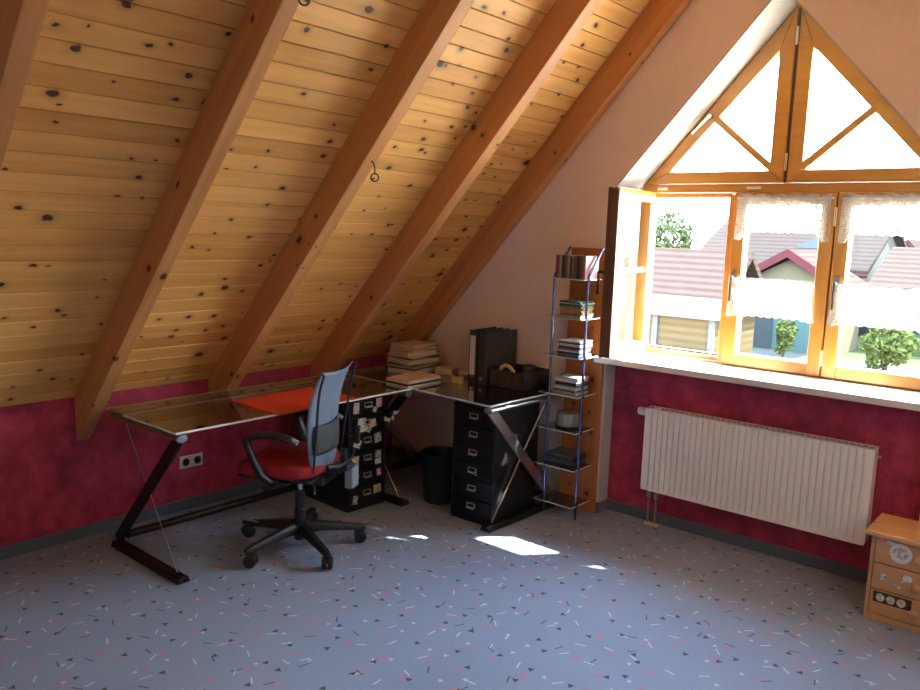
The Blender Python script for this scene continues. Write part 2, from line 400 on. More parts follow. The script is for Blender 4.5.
# ------------------------------------------------------------------ rafters
RL = ['exposed wooden rafter at the top left corner of the photo, nearest the camera',
      'long exposed wooden rafter ending on the red wall just left of the glass desk corner',
      'exposed wooden rafter with a ring hook, ending behind the middle of the long desk',
      'exposed wooden rafter ending behind the office chair back',
      'exposed wooden rafter lying flush against the cream window wall']
for (y0, y1), lb in zip(((.935, 1.003), (1.688, 1.757), (2.43, 2.505), (3.155, 3.237), (3.825, 3.899)), RL):
    o = None; bm = BM()
    L = 4.2; th = .225*math.cos(ang)
    # local: x up the slope, z away from the room; plumb cut at the knee wall
    cut = th*math.tan(ang)
    pts = [(cut*0, -th), (L, -th), (L, .01), (cut, .01)]
    bx_ = KX+.003; bz_ = .5
    # underside starts on the wall at z=.5; top of that plumb cut meets the boards
    v = [bm.verts.new((a, y, b)) for y in (y0, y1) for a, b in ((0, 0), (L, 0), (L, th+.012), (th*math.tan(ang), th+.012))]
    # orient: in local axes z is the outward roof normal
    for f in ((0,1,2,3),(7,6,5,4),(0,4,5,1),(1,5,6,2),(2,6,7,3),(3,7,4,0)): bm.faces.new([v[i] for i in f])
    o = obj('ceiling_rafter', bm, M['rafter'], bevel=.004)
    o.location = (bx_, 0, bz_); o.rotation_euler = (0, -ang, 0)
    tag(o, lb, 'rafter', 'exposed rafters under the pine ceiling')
def zu(x): return .5+SL*(x-KX)
# ring hooks
def hook(x, y, lb):
    z = zu(x); n = Vector((math.sin(ang), 0, -math.cos(ang)))
    t = thing('ring_hook', lb, 'hook', (x, y, z), group='ring hooks under the rafters')
    bm = BM(); p = Vector((x, y, z)); tube(bm, [p-n*.0, p+n*.02, p+n*.028+Vector((0,0,-.01)), p+n*.03+Vector((0,0,-.035))], .0028, 8)
    obj('hook', bm, M['black'], t, True)
    bm = BM(); c = p+n*.03+Vector((0, 0, -.053)); ax_ = Vector((.75, .66, 0))
    tube(bm, [c+(ax_*math.cos(a)+Vector((0,0,1))*math.sin(a))*.017 for a in [k*math.pi/10 for k in range(20)]], .003, 8, True)
    obj('ring', bm, M['black'], t, True)
hook(-2.62, 2.475, 'small dark metal ring hanging under the middle rafter')
hook(-2.165, 1.715, 'small dark metal ring at the top edge of the photo under a rafter')

# ------------------------------------------------------------------ window
win = thing('window_1', None, None, (AX, WY, .93), kind='structure')
WL, WR = OL+.018, OR-.018        # outer edges of the frame
Wf = M['frame']; Wh = M['frame_h']
y0, y1 = WY, WY+.075
def part(name, mat, fn, parent=win, **k):
    bm = BM(); fn(bm); return obj(name, bm, mat, parent, **k)
# fixed outer frame: left jamb, right jamb, sill rail, transom, post beside the open pane
part('window_frame', Wf, lambda b: (box(b, (WL, y0+.01, .915), (WL+.045, y1+.03, ZT)), box(b, (WR-.045, y0+.01, .915), (WR, y1+.03, ZT)),
     box(b, (-1.662, y0+.01, .93), (-1.632, y1+.03, 1.83))), bevel=.004)
part('bottom_rail', Wh, lambda b: (box(b, (WL, y0+.012, .885), (WR, y1+.03, .93)), box(b, (WL+.04, y0+.03, .93), (-1.66, y1+.03, .952))), bevel=.004)
part('transom', Wh, lambda b: (box(b, (WL, y0-.004, 1.838), (WR, y1+.03, 1.885)), box(b, (WL+.04, y0+.03, 1.815), (-1.655, y1+.03, 1.84))), bevel=.004)
part('rain_bar', M['darksteel'], lambda b: box(b, (WL+.05, y0+.07, .952), (-1.665, y0+.10, .962)))
# triangular head frame
SLW = 1.128
def off_line(bm, xa, za, xb, zb, wid, ya, yb):
    d = Vector((xb-xa, 0, zb-za)).normalized(); n = Vector((d.z, 0, -d.x))
    if n.z > 0: n = -n
    a, b_ = Vector((xa, ya, za)), Vector((xb, ya, zb))
    prism(bm, [a, b_, b_+n*wid, a+n*wid], (0, yb-ya, 0))
# triangular sashes as polygon rings
def ring(bm, outer, inner, ya, yb):
    for k in range(3):
        a, b_, c, d = outer[k], outer[(k+1) % 3], inner[(k+1) % 3], inner[k]
        prism(bm, [(p[0], ya, p[1]) for p in (a, b_, c, d)], (0, yb-ya, 0))
triL = [(-2.150, 1.887), (-1.389, 1.887), (-1.389, 2.744)]; inL = [(-2.012, 1.950), (-1.462, 1.950), (-1.462, 2.541)]
triR = [(-.612, 1.887), (-1.371, 1.887), (-1.371, 2.744)]; inR = [(-.752, 1.950), (-1.300, 1.950), (-1.300, 2.541)]
def tri_sash(outer, inner, br, hx, hz, ha, handmat):
    bm = BM(); ring(bm, outer, inner, y0-.006, y1-.01); s = obj('triangular_sash', bm, Wh, win, bevel=.005)
    bm = BM(); prism(bm, [(p[0], y0+.030, p[1]) for p in inner], (0, .006, 0)); obj('pane', bm, M['glass'], s)
    bm = BM(); beam(bm, br[0], br[1], .04, .036, (0, 1, 0)); obj('brace', bm, M['frame_h'], s, bevel=.004)
    bm = BM(); p = Vector((hx, y0-.008, hz)); tube(bm, [p, p+Vector((0, -.03, 0))], .012, 12)
    q = p+Vector((0, -.032, 0)); d = Vector((math.cos(ha), 0, math.sin(ha)))
    tube(bm, [q-d*.01, q+d*.05, q+d*.125], [.010, .009, .008], 10, flat=.7); obj('handle', bm, handmat, s, True)
    return s
tri_sash(triL, inL, ((-1.455, y0+.012, 1.962), (-1.772, y0+.012, 2.232)), -1.790, 2.238, math.radians(-136), M['brass'])
tri_sash(triR, inR, ((-1.305, y0+.012, 1.962), (-.965, y0+.012, 2.252)), -.945, 2.275, math.radians(-52), M['greyplast'])
part('head_frame', Wh, lambda b: (off_line(b, OL+.018, ZT+.018, AX, AZ-.010, .016, y0+.012, y1+.03), off_line(b, OR-.018, ZT+.018, AX, AZ-.010, .016, y0+.012, y1+.03),
     box(b, (-1.392, y0+.02, 1.88), (-1.368, y1+.02, 2.745))))
part('sash_gap_strip', M['darkwood'], lambda b: (box(b, (-1.3885, y0+.005, 1.89), (-1.3715, y0+.02, 2.73)), box(b, (-1.1225, y0+.004, .93), (-1.1145, y0+.02, 1.838))))  # dark strips filling the gaps between the sashes
def hinge(x, z, L=.06, vert=True):
    part('hinge', M['brass'], lambda b: tube(b, [(x, y0-.012, z-L/2), (x, y0-.012, z+L/2)] if vert else [(x-L/2, y0-.012, z), (x+L/2, y0-.012, z)], .007, 10), smooth=True)
hinge(-1.380, 2.60, .085); hinge(-1.380, 1.99, .085); hinge(-1.119, 1.72, .09); hinge(-1.119, 1.02, .08)
hinge(-1.53, 1.862, .07, False); hinge(-2.04, 1.862, .06, False)
# two closed lower sashes
def low_sash(xa, xb):
    ga, gb, gz0, gz1 = xa+.066, xb-.066, .985, 1.777
    bm = BM(); ya, yb = y0-.012, y1-.01
    box(bm, (xa, ya, .926), (ga, yb, 1.836)); box(bm, (gb, ya, .926), (xb, yb, 1.836)); s = obj('sash', bm, Wf, win, bevel=.005)
    bm = BM(); box(bm, (ga, ya+.001, .926), (gb, yb, gz0)); box(bm, (ga, ya+.001, gz1), (gb, yb, 1.836)); obj('sash_rail', bm, Wh, s, bevel=.004)
    bm = BM(); box(bm, (ga, y0+.024, gz0), (gb, y0+.030, gz1)); obj('pane', bm, M['glass'], s)
    bm = BM(); hx, hz = xa+.032, 1.395; box(bm, (hx-.014, ya-.008, hz-.035), (hx+.014, ya, hz+.035))
    tube(bm, [(hx, ya, hz), (hx, ya-.045, hz)], .009, 10); obj('handle_rose', bm, M['chrome'], s, True)
    bm = BM(); tube(bm, [(hx, ya-.045, hz+.008), (hx, ya-.048, hz-.06), (hx, ya-.045, hz-.125)], [.010, .009, .007], 10, flat=.7)
    obj('handle', bm, M['darksteel'], s, True)
low_sash(-1.627, -1.1225); low_sash(-1.1145, -.612)
# open sash, hinged on the left jamb, swung into the room
hp = Vector((-2.135, 4.15, 0)); fe = Vector((-2.105, 3.672, 0)); dd = (fe-hp); WS = dd.length; dn = dd.normalized(); pn = Vector((-dn.y, dn.x, 0))  # pn points +x (room/outer face)
if pn.x < 0: pn = -pn
TH = .062
def P3(u, n, z): return hp+dn*u+pn*n+Vector((0, 0, z))
def sbox(bm, u0, u1, n0, n1, za, zb): prism(bm, [P3(u0, n0, za), P3(u1, n0, za), P3(u1, n1, za), P3(u0, n1, za)], (0, 0, zb-za))
bm = BM(); sbox(bm, 0, .065, 0, TH, .945, 1.842); sbox(bm, WS-.065, WS-.012, 0, TH, .945, 1.842)
sop = obj('open_sash', bm, Wf, win, bevel=.004, label='window sash standing open into the room')
bm = BM(); sbox(bm, .065, WS-.065, 0, TH, .945, 1.005); sbox(bm, .065, WS-.065, 0, TH, 1.782, 1.842); obj('sash_rail', bm, M['whitepl'] if False else Wf, sop, bevel=.003)
bm = BM(); sbox(bm, WS-.012, WS, .0, TH*.28, .945, 1.842); sbox(bm, WS-.012, WS+.008, TH*.34, TH*1.05, .95, 1.835)
sbox(bm, WS-.012, WS+.002, TH*.28, TH*.34, .95, 1.835)
obj('sash_edge', bm, M['darkwood'], sop, bevel=.003, label='dark brown free edge of the open sash')
bm = BM(); sbox(bm, .065, WS-.065, .024, .030, 1.005, 1.782); obj('pane', bm, M['glass'], sop)
bm = BM(); sbox(bm, .065, WS-.065, .034, .046, 1.395, 1.422); obj('glazing_bar', bm, M['whitepl'], sop)
bm = BM(); q = P3(WS-.035, -.045, 1.40); tube(bm, [P3(WS-.035, 0, 1.40), q], .009, 10); tube(bm, [q, q+Vector((0, 0, -.12))], .008, 10)
obj('handle', bm, M['darksteel'], sop, True, label='dark window handle on the open sash')
# white stone sill
bm = BM(); box(bm, (OL-.05, 3.842, .885), (OR+.05, 3.90, .918)); box(bm, (OL+.001, 3.895, .885), (OR-.001, WY+.02, .918))
obj('window_sill', bm, pbr('white_sill_stone', (.66, .64, .60), .4), win, bevel=.004, label='white window sill')

# made-up window frames set round the two unseen fill lights
def fill_frame(name, c, R, w_, h_):
    t = thing(name, None, None, c, kind='structure')
    Mx = Matrix.Translation(c) @ R
    def P_(fn, nm, mt):
        b = BM(); fn(b); bmesh.ops.transform(b, matrix=Mx, verts=b.verts); obj(nm, b, mt, t)
    P_(lambda b: (box(b, (-w_/2-.08, -.02, -h_/2-.08), (-w_/2, .03, h_/2+.08)), box(b, (w_/2, -.02, -h_/2-.08), (w_/2+.08, .03, h_/2+.08)),
                  box(b, (-w_/2, -.02, -h_/2-.08), (w_/2, .03, -h_/2)), box(b, (-w_/2, -.02, h_/2), (w_/2, .03, h_/2+.08)), box(b, (-.03, -.02, -h_/2), (.03, .03, h_/2))), 'window_frame', M['frame'])
fill_frame('rear_fill_frame', (-1.38, -1.295, 1.55), Matrix(), 1.9, 1.2)
fill_frame('side_fill_frame', (.335, 2.70, 1.57), Matrix.Rotation(math.radians(90), 4, 'Z') @ Matrix.Rotation(math.radians(-42), 4, 'X'), 1.3, .9)

# ------------------------------------------------------------------ lace curtains
def lace(name, hole):
    t = NT(name); co = t.coord()
    v = t.n('TexVoronoi', voronoi_dimensions='3D'); t.l(co, v.inputs['Vector']); v.inputs['Scale'].default_value = 95; v.inputs['Randomness'].default_value = .35
    n = t.noise(co, 26, 3)
    th = t.math('SUBTRACT', v.outputs['Distance'], t.math('MULTIPLY', n, .30))
    op = t.math('LESS_THAN', th, hole)       # 1 = thread
    di = t.n('BsdfDiffuse'); di.inputs[0].default_value = (.60, .585, .555, 1); tl = t.n('BsdfTranslucent'); tl.inputs[0].default_value = (.60, .585, .555, 1)
    m1 = t.n('MixShader'); m1.inputs[0].default_value = .45; t.l(di.outputs[0], m1.inputs[1]); t.l(tl.outputs[0], m1.inputs[2])
    tr = t.n('BsdfTransparent'); m2 = t.n('MixShader'); t.l(op, m2.inputs[0]); t.l(tr.outputs[0], m2.inputs[1]); t.l(m1.outputs[0], m2.inputs[2])
    t.l(m2.outputs[0], t.out.inputs[0]); return t.m
M['lace'] = lace('white_lace', .47); M['lace_dense'] = lace('dense_white_lace', .52)
def curtain(lb, x0, x1, z1, z0, mid, yc, flare, mat, T=None, rodmat='whitepl', group='lace curtains on the window', tails=.16):
    """short cafe curtain: tails at both ends reach z0, the scalloped middle hangs to mid"""
    T = T or (lambda x, y, z: (x, y, z))
    r = thing('lace_curtain', lb, 'curtain', T((x0+x1)/2, yc, z1), group=group)
    bm = BM(); tube(bm, [T(x0-.008, yc, z1-.012), T(x1+.008, yc, z1-.012)], .005, 8); obj('curtain_rod', bm, M[rodmat], r, True)
    bm = BM(); nu = 96
    def fn(u, v):
        x = x0+(x1-x0)*u; e = min(u, 1-u)
        k = 0 if e > tails else (1 if e < tails*.55 else (tails-e)/(tails*.45))
        bot = mid+(z0-mid)*k - .008*abs(math.sin(u*math.pi*11))
        top = z1 + .009*abs(math.sin(u*math.pi*5.5))
        z = top+(bot-top)*v; s = (u-.5)*2
        return T(x+flare*s*v*.5, yc-.010-.008*math.sin(u*math.pi*14)*(.4+.6*v), z)
    grid(bm, nu, 10, fn); obj('lace', bm, mat, r, True, solid=.0006)
    return r
yc = y0-.020
curtain('upper lace curtain on the middle window sash', -1.600, -1.140, 1.822, 1.600, 1.640, yc, .01, M['lace'], tails=.13)
curtain('lower lace curtain on the middle window sash, under a rod at handle height', -1.592, -1.192, 1.388, 1.195, 1.205, yc, .05, M['lace_dense'], rodmat='chrome')
curtain('upper lace curtain on the right window sash, cut by the photo edge', -1.088, -.630, 1.822, 1.600, 1.640, yc, .01, M['lace'], tails=.13)
curtain('lower lace curtain on the right window sash, under a rod at handle height', -1.082, -.66, 1.388, 1.195, 1.205, yc, .05, M['lace_dense'], rodmat='chrome')
To = lambda x, y, z: tuple(P3(x, y, z))
curtain('upper lace curtain on the open window sash', .05, WS-.05, 1.825, 1.43, 1.50, -.012, .0, M['lace'], T=To)
curtain('lower lace curtain on the open window sash', .05, WS-.05, 1.40, 1.15, 1.19, -.012, .0, M['lace_dense'], T=To)

# ------------------------------------------------------------------ radiator
RAx0, RAx1, RAz0, RAz1, RY = -1.925, -.785, .205, .668, 3.905
rad = thing('radiator', 'white ribbed panel radiator under the window sill', 'radiator', ((RAx0+RAx1)/2, RY+.04, RAz0))
def ribs(b):
    n = 34; xs = []; w_ = (RAx1-RAx0-.05)/n
    x = RAx0+.025; pr = [(RAx0, 0), (x, 0)]
    for i in range(n):
        a = x+i*w_; pr += [(a+w_*.30, 0), (a+w_*.38, .012), (a+w_*.62, .012), (a+w_*.70, 0)]
    pr += [(RAx1, 0)]
    za, zb = RAz0+.035, RAz1-.03
    va = [b.verts.new((p, RY+h, za)) for p, h in pr]; vb = [b.verts.new((p, RY+h, zb)) for p, h in pr]
    vt = [b.verts.new((p, RY, RAz1)) for p, h in pr]; vd = [b.verts.new((p, RY, RAz0)) for p, h in pr]
    for i in range(len(pr)-1):
        b.faces.new((va[i], va[i+1], vb[i+1], vb[i])); b.faces.new((vb[i], vb[i+1], vt[i+1], vt[i])); b.faces.new((vd[i], vd[i+1], va[i+1], va[i]))
    box(b, (RAx0+.002, RY+.014, RAz0), (RAx1-.002, RY+.020, RAz1-.002))
part('front_panel', M['white'], ribs, rad, smooth=False)
part('side_cover', M['white'], lambda b: box(b, (RAx0-.004, RY, RAz0+.01), (RAx0+.002, RY+.075, RAz1)), rad, bevel=.003)
part('side_cover', M['white'], lambda b: box(b, (RAx1-.002, RY, RAz0+.01), (RAx1+.004, RY+.075, RAz1)), rad, bevel=.003)
part('back_panel', M['white'], lambda b: box(b, (RAx0+.01, RY+.062, RAz0+.01), (RAx1-.01, RY+.072, RAz1-.01)), rad)
def grille(b):
    box(b, (RAx0, RY, RAz1-.004), (RAx1, RY+.010, RAz1)); box(b, (RAx0, RY+.066, RAz1-.004), (RAx1, RY+.075, RAz1))
    n = 40
    for i in range(n+1):
        x = RAx0+.005+(RAx1-RAx0-.01)*i/n; box(b, (x-.004, RY+.009, RAz1-.004), (x+.004, RY+.067, RAz1))
part('top_grille', M['white'], grille, rad)
part('thermostat_head', M['whitepl'], lambda b: lathe(b, [(.010, -.062), (.021, -.060), (.023, -.030), (.019, -.010)], (RAx0, RY+.038, RAz1-.033), 20, 'X'), rad, smooth=True)
part('valve_collar', M['black'], lambda b: lathe(b, [(.017, -.012), (.017, -.003)], (RAx0, RY+.038, RAz1-.033), 16, 'X'), rad, smooth=True)
part('bleed_plug', M['chrome'], lambda b: (lathe(b, [(.012, .004), (.012, .012), (.007, .012), (.007, .024)], (RAx1, RY+.038, RAz1-.04), 16, 'X')), rad, smooth=True)
for dx in (.035, .078):
    x = RAx0+dx
    part('supply_pipe', M['copper'], lambda b: tube(b, [(x, RY+.038, RAz0-.04), (x, RY+.038, .004)], .0065, 10), rad, smooth=True)
    part('valve_body', M['chrome'], lambda b: lathe(b, [(.008, -.05), (.015, -.045), (.015, -.02), (.010, -.018), (.010, .005)], (x, RY+.038, RAz0), 14), rad, smooth=True)
    part('pipe_rosette', M['papery'], lambda b: lathe(b, [(.022, 0.001), (.020, .008), (.008, .012)], (x, RY+.038, 0), 20), rad, smooth=True)

# ------------------------------------------------------------------ socket
so = thing('wall_socket', 'white double power socket on the red knee wall behind the desk', 'socket', (KX, 2.312, .272))
part('cover_plate', M['whitepl'], lambda b: box(b, (KX, 2.241, .238), (KX+.010, 2.383, .308)), so, bevel=.003)
for y in (2.276, 2.348):
    s = part('outlet', M['greyplast'], lambda b: lathe(b, [(.0225, .010), (.0225, .0115), (.019, .0115), (.019, .010)], (KX, y, .273), 24, 'X'), so)
    part('pin_hole', M['black'], lambda b: (lathe(b, [(.003, .010), (.003, .0125)], (KX, y-.009, .273), 8, 'X'), lathe(b, [(.003, .010), (.003, .0125)], (KX, y+.009, .273), 8, 'X')), s)

# ------------------------------------------------------------------ glass desks
DZ = .685
def glass_desk(lb, x0, x1, y0_, y1_, axis, frames, strip):
    """axis 'x': frames run along x (long desk by the knee wall); 'y': frames run along y"""
    t = thing('glass_desk', lb, 'desk', ((x0+x1)/2, (y0_+y1_)/2, 0), group='glass desks forming an L')
    bm = BM(); box(bm, (x0+(.17 if strip else 0), y0_, DZ), (x1, y1_, DZ+.010)); g = obj('glass_top', bm, M['desk_glass'], t)
    bm = BM(); e = .0024
    xa = x0+(.17 if strip else 0)
    box(bm, (xa-e, y0_-e, DZ+.001), (x1+e, y0_, DZ+.0104)); box(bm, (xa-e, y1_, DZ+.001), (x1+e, y1_+e, DZ+.0104))
    box(bm, (xa-e, y0_, DZ+.001), (xa, y1_, DZ+.0104)); box(bm, (x1, y0_, DZ+.001), (x1+e, y1_, DZ+.0104)); obj('glass_edge', bm, M['glass_edge'], g)
    if strip:
        bm = BM(); box(bm, (x0, y0_, DZ), (xa-.006, y1_, DZ+.010)); g = obj('rear_glass', bm, M['desk_glass'], t)
        bm = BM(); box(bm, (x0-e, y0_, DZ+.001), (x0, y1_, DZ+.0104)); obj('glass_edge', bm, M['glass_edge'], g)
    for k, f in enumerate(frames):
        if axis == 'x':
            Pt = lambda a, z: Vector((x0+(x1-x0)*a, f, z)); sd = (0, 1, 0)
        else:
            Pt = lambda a, z: Vector((f, y1_+(y0_-y1_)*a, z)); sd = (1, 0, 0)
        tz = DZ-.022
        bm = BM(); tube(bm, [Pt(.02, tz), Pt(.985, tz)], .024, 16, flat=.62); o = obj('top_tube', bm, M['tubesteel'] if axis == 'x' else M['chrome'], t, True)
        bm = BM(); tube(bm, [Pt(.984, tz), Pt(1.0, tz), Pt(1.004, tz)], [.026, .026, .018], 16, flat=.66); obj('end_cap', bm, M['greyplast'], o, True)
        bm = BM(); beam(bm, Pt(.955, tz-.005), Pt(.03, .035), .016, .058, sd); obj('leg', bm, M['darksteel'] if axis == 'x' else M['chrome'], t, bevel=.003)
        bm = BM(); prism(bm, [Pt(0, 0)+Vector(sd)*-.034, Pt(0, 0)+Vector(sd)*.034, Pt(0, .030)+Vector(sd)*.022, Pt(0, .030)+Vector(sd)*-.022], Pt(.99, 0)-Pt(0, 0))
        o = obj('foot', bm, M['darksteel'], t, bevel=.006)
        bm = BM(); tube(bm, [Pt(.20, tz-.015), Pt(.90, .035)], .0022 if axis == 'x' else .005, 8); obj('brace_cable', bm, M['chrome'], t, True)
    bm = BM()
    if axis == 'x': tube(bm, [(x0+.05, frames[0]+.03, .060), (x0+.05, frames[1]-.03, .060)], .020, 12)
    else: tube(bm, [(frames[0]+.03, y1_-.05, .060), (frames[1]-.03, y1_-.05, .060)], .020, 12)
    obj('floor_bar', bm, M['darksteel'], t, True)
    return t
glass_desk('long glass topped desk with slanted dark steel legs along the red wall', -3.66, -3.035, 1.745, 3.205, 'x', (1.775, 3.188), True)
d2 = glass_desk('shorter glass topped desk with slanted bright steel leg under the cream wall', -3.655, -2.440, 3.212, 3.86, 'y', (-3.60, -2.455), False)
d2.rotation_euler.z = math.radians(-2)
bm = BM(); DT = DZ+.010
R_ = [(-3.40, 2.27), (-3.01, 2.255), (-2.995+-.03, 2.785), (-3.42, 2.80)]
prism(bm, [(x, y, DT+.0005) for x, y in R_], (0, 0, .004)); tag(obj('desk_mat', bm, M['red_mat'], origin=(-3.2, 2.5, DT)), 'red rectangular desk mat lying on the long glass desk', 'desk mat')

# ------------------------------------------------------------------ drawer cabinets
def art(name, cols, scale=120):
    t = NT(name); co = t.coord(); v = t.n('TexVoronoi'); t.l(co, v.inputs['Vector']); v.inputs['Scale'].default_value = scale
    s = t.n('SeparateXYZ'); t.l(v.outputs['Color'], s.inputs[0]); n = len(cols)
    c = t.ramp(s.outputs[0], [(i/n, c) for i, c in enumerate(cols)]); t.l(c, t.b.inputs['Base Color']); t.b.inputs['Roughness'].default_value = .5; return t.m
for node in (): pass
ST = {'a': art('sticker_pink', [(.7, .15, .2), (.8, .75, .7), (.75, .5, .5)]), 'b': art('sticker_blue', [(.75, .75, .72), (.3, .45, .6), (.8, .8, .75)]),
      'c': art('sticker_white', [(.8, .78, .72), (.6, .55, .45), (.25, .3, .3)]), 'd': art('sticker_red', [(.75, .06, .1), (.8, .2, .25), (.8, .6, .6)]),
      'e': art('sticker_tan', [(.6, .5, .3), (.75, .68, .5), (.5, .35, .2)]), 'f': art('sticker_teal', [(.2, .4, .45), (.75, .8, .8), (.5, .6, .65)])}
def cabinet(lb, loc, rot, W, D, H, stickers=()):
    """local: front faces -Y, origin at the base centre"""
    t = thing('drawer_cabinet', lb, 'drawer cabinet', loc, rot, 'black six drawer metal cabinets under the desks')
    def L(fn, name, mat, parent=t, **k):
        bm = BM(); fn(bm); return obj(name, bm, mat, parent, local=True, **k)
    L(lambda b: (box(b, (-W/2, -D/2+.012, .012), (-W/2+.008, D/2, H)), box(b, (W/2-.008, -D/2+.012, .012), (W/2, D/2, H)), box(b, (-W/2, -D/2+.004, H-.012), (W/2, D/2, H)),
                 box(b, (-W/2, -D/2+.012, 0), (W/2, D/2, .014)), box(b, (-W/2, D/2-.008, .01), (W/2, D/2, H)), box(b, (-W/2, -D/2+.004, 0), (W/2, -D/2+.014, .035)),
                 box(b, (-W/2, -D/2, .012), (-W/2+.010, -D/2+.014, H)), box(b, (W/2-.010, -D/2, .012), (W/2, -D/2+.014, H))), 'body', M['blackm'], bevel=.002)
    n = 6; h = (H-.055)/n
    for i in range(n):
        za = .037+i*h; zb = za+h-.005
        d = L(lambda b: box(b, (-W/2+.012, -D/2+.001, za), (W/2-.012, -D/2+.03, zb)), 'drawer', M['blackm'], bevel=.003)
        zc_ = (za+zb)/2+.012; yf = -D/2
        def pull(b):
            for q in ((-.027, -.013, -.024, .013), (.024, -.013, .027, .013), (-.027, .010, .027, .013), (-.027, -.013, .027, -.010)):
                box(b, (q[0], yf-.004, zc_+q[1]), (q[2], yf+.001, zc_+q[3]))
            box(b, (-.024, yf-.014, zc_-.016), (.024, yf-.002, zc_-.012))
        L(pull, 'label_holder', M['holder'], d)
        for (k, sx_, sz, sw, sh, m_, a) in stickers:
            if k == i:
                bm = BM(); obox(bm, (sx_, yf-.0006, (za+zb)/2+sz), (sw, .0012, sh), Matrix.Rotation(math.radians(a), 3, 'Y')); obj('sticker', bm, ST[m_], d, local=True)
    return t
# stickers: drawer index from the bottom, x, dz, w, h, material, tilt
stk = [(5, -.085, 0, .040, .062, 'a', 4), (5, .08, .012, .042, .052, 'd', -3), (5, .05, -.025, .03, .03, 'e', 20),
       (4, -.045, 0, .058, .080, 'b', 3), (4, .035, .0, .05, .045, 'e', -12), (4, .0, -.030, .045, .03, 'c', 30),
       (3, -.075, .0, .050, .046, 'f', 25), (3, .075, .012, .050, .055, 'c', -8),
       (2, -.088, 0, .050, .062, 'e', 3), (2, .080, .016, .044, .040, 'c', 5), (2, .080, -.026, .044, .034, 'b', -5),
       (1, -.083, 0, .038, .048, 'b', 8), (1, .088, .010, .030, .042, 'd', -10),
       (0, .078, .014, .055, .050, 'e', -4), (0, -.085, -.02, .036, .048, 'c', 10)]
c1 = cabinet('black drawer cabinet covered in stickers under the long desk, behind the chair', (-3.175-.205, 3.015, 0), 90-3, .275, .41, .668, stk)
cabinet('plain black drawer cabinet without stickers under the shorter desk', (-2.615, 3.255+.215, 0), 1.5, .285, .43, .662)
# cluster of small trinkets hung on the stickered cabinet
tk = thing('trinket_bunch', 'bunch of small black and white trinkets hanging on the stickered cabinet', 'trinkets', (-3.155, 3.13, .50))
random.seed(3)
bm = BM(); tube(bm, [(-3.160, 3.085, .525), (-3.150, 3.12, .53), (-3.145, 3.16, .545), (-3.150, 3.19, .56)], .004, 8); obj('cord', bm, M['black'], tk, True)
for i, (y, z, c) in enumerate(((3.10, .515, 'yellow'), (3.125, .505, 'whitepl'), (3.14, .535, 'black'), (3.155, .515, 'whitepl'), (3.17, .54, 'whitepl'), (3.18, .52, 'black'), (3.19, .545, 'whitepl'))):
    bm = BM(); bmesh.ops.create_icosphere(bm, subdivisions=2, radius=.012, matrix=Matrix.Translation((-3.130, y, z)) @ Matrix.Diagonal((.8, 1, 1.2, 1)))
    obj('charm', bm, M[c], tk, True)

# ------------------------------------------------------------------ waste bin
bm = BM(); bc = (-2.975, 3.405, 0)
lathe(bm, [(.088, 0.0), (.092, .004), (.112, .285), (.116, .290), (.116, .297), (.110, .297), (.108, .285), (.088, .008), (.0, .008)], bc, 40, cap=False)
bmesh.ops.holes_fill(bm, edges=bm.edges)
tag(obj('waste_bin', bm, M['bin'], smooth=True, origin=bc), 'dark green round waste paper bin between the two cabinets', 'waste bin')

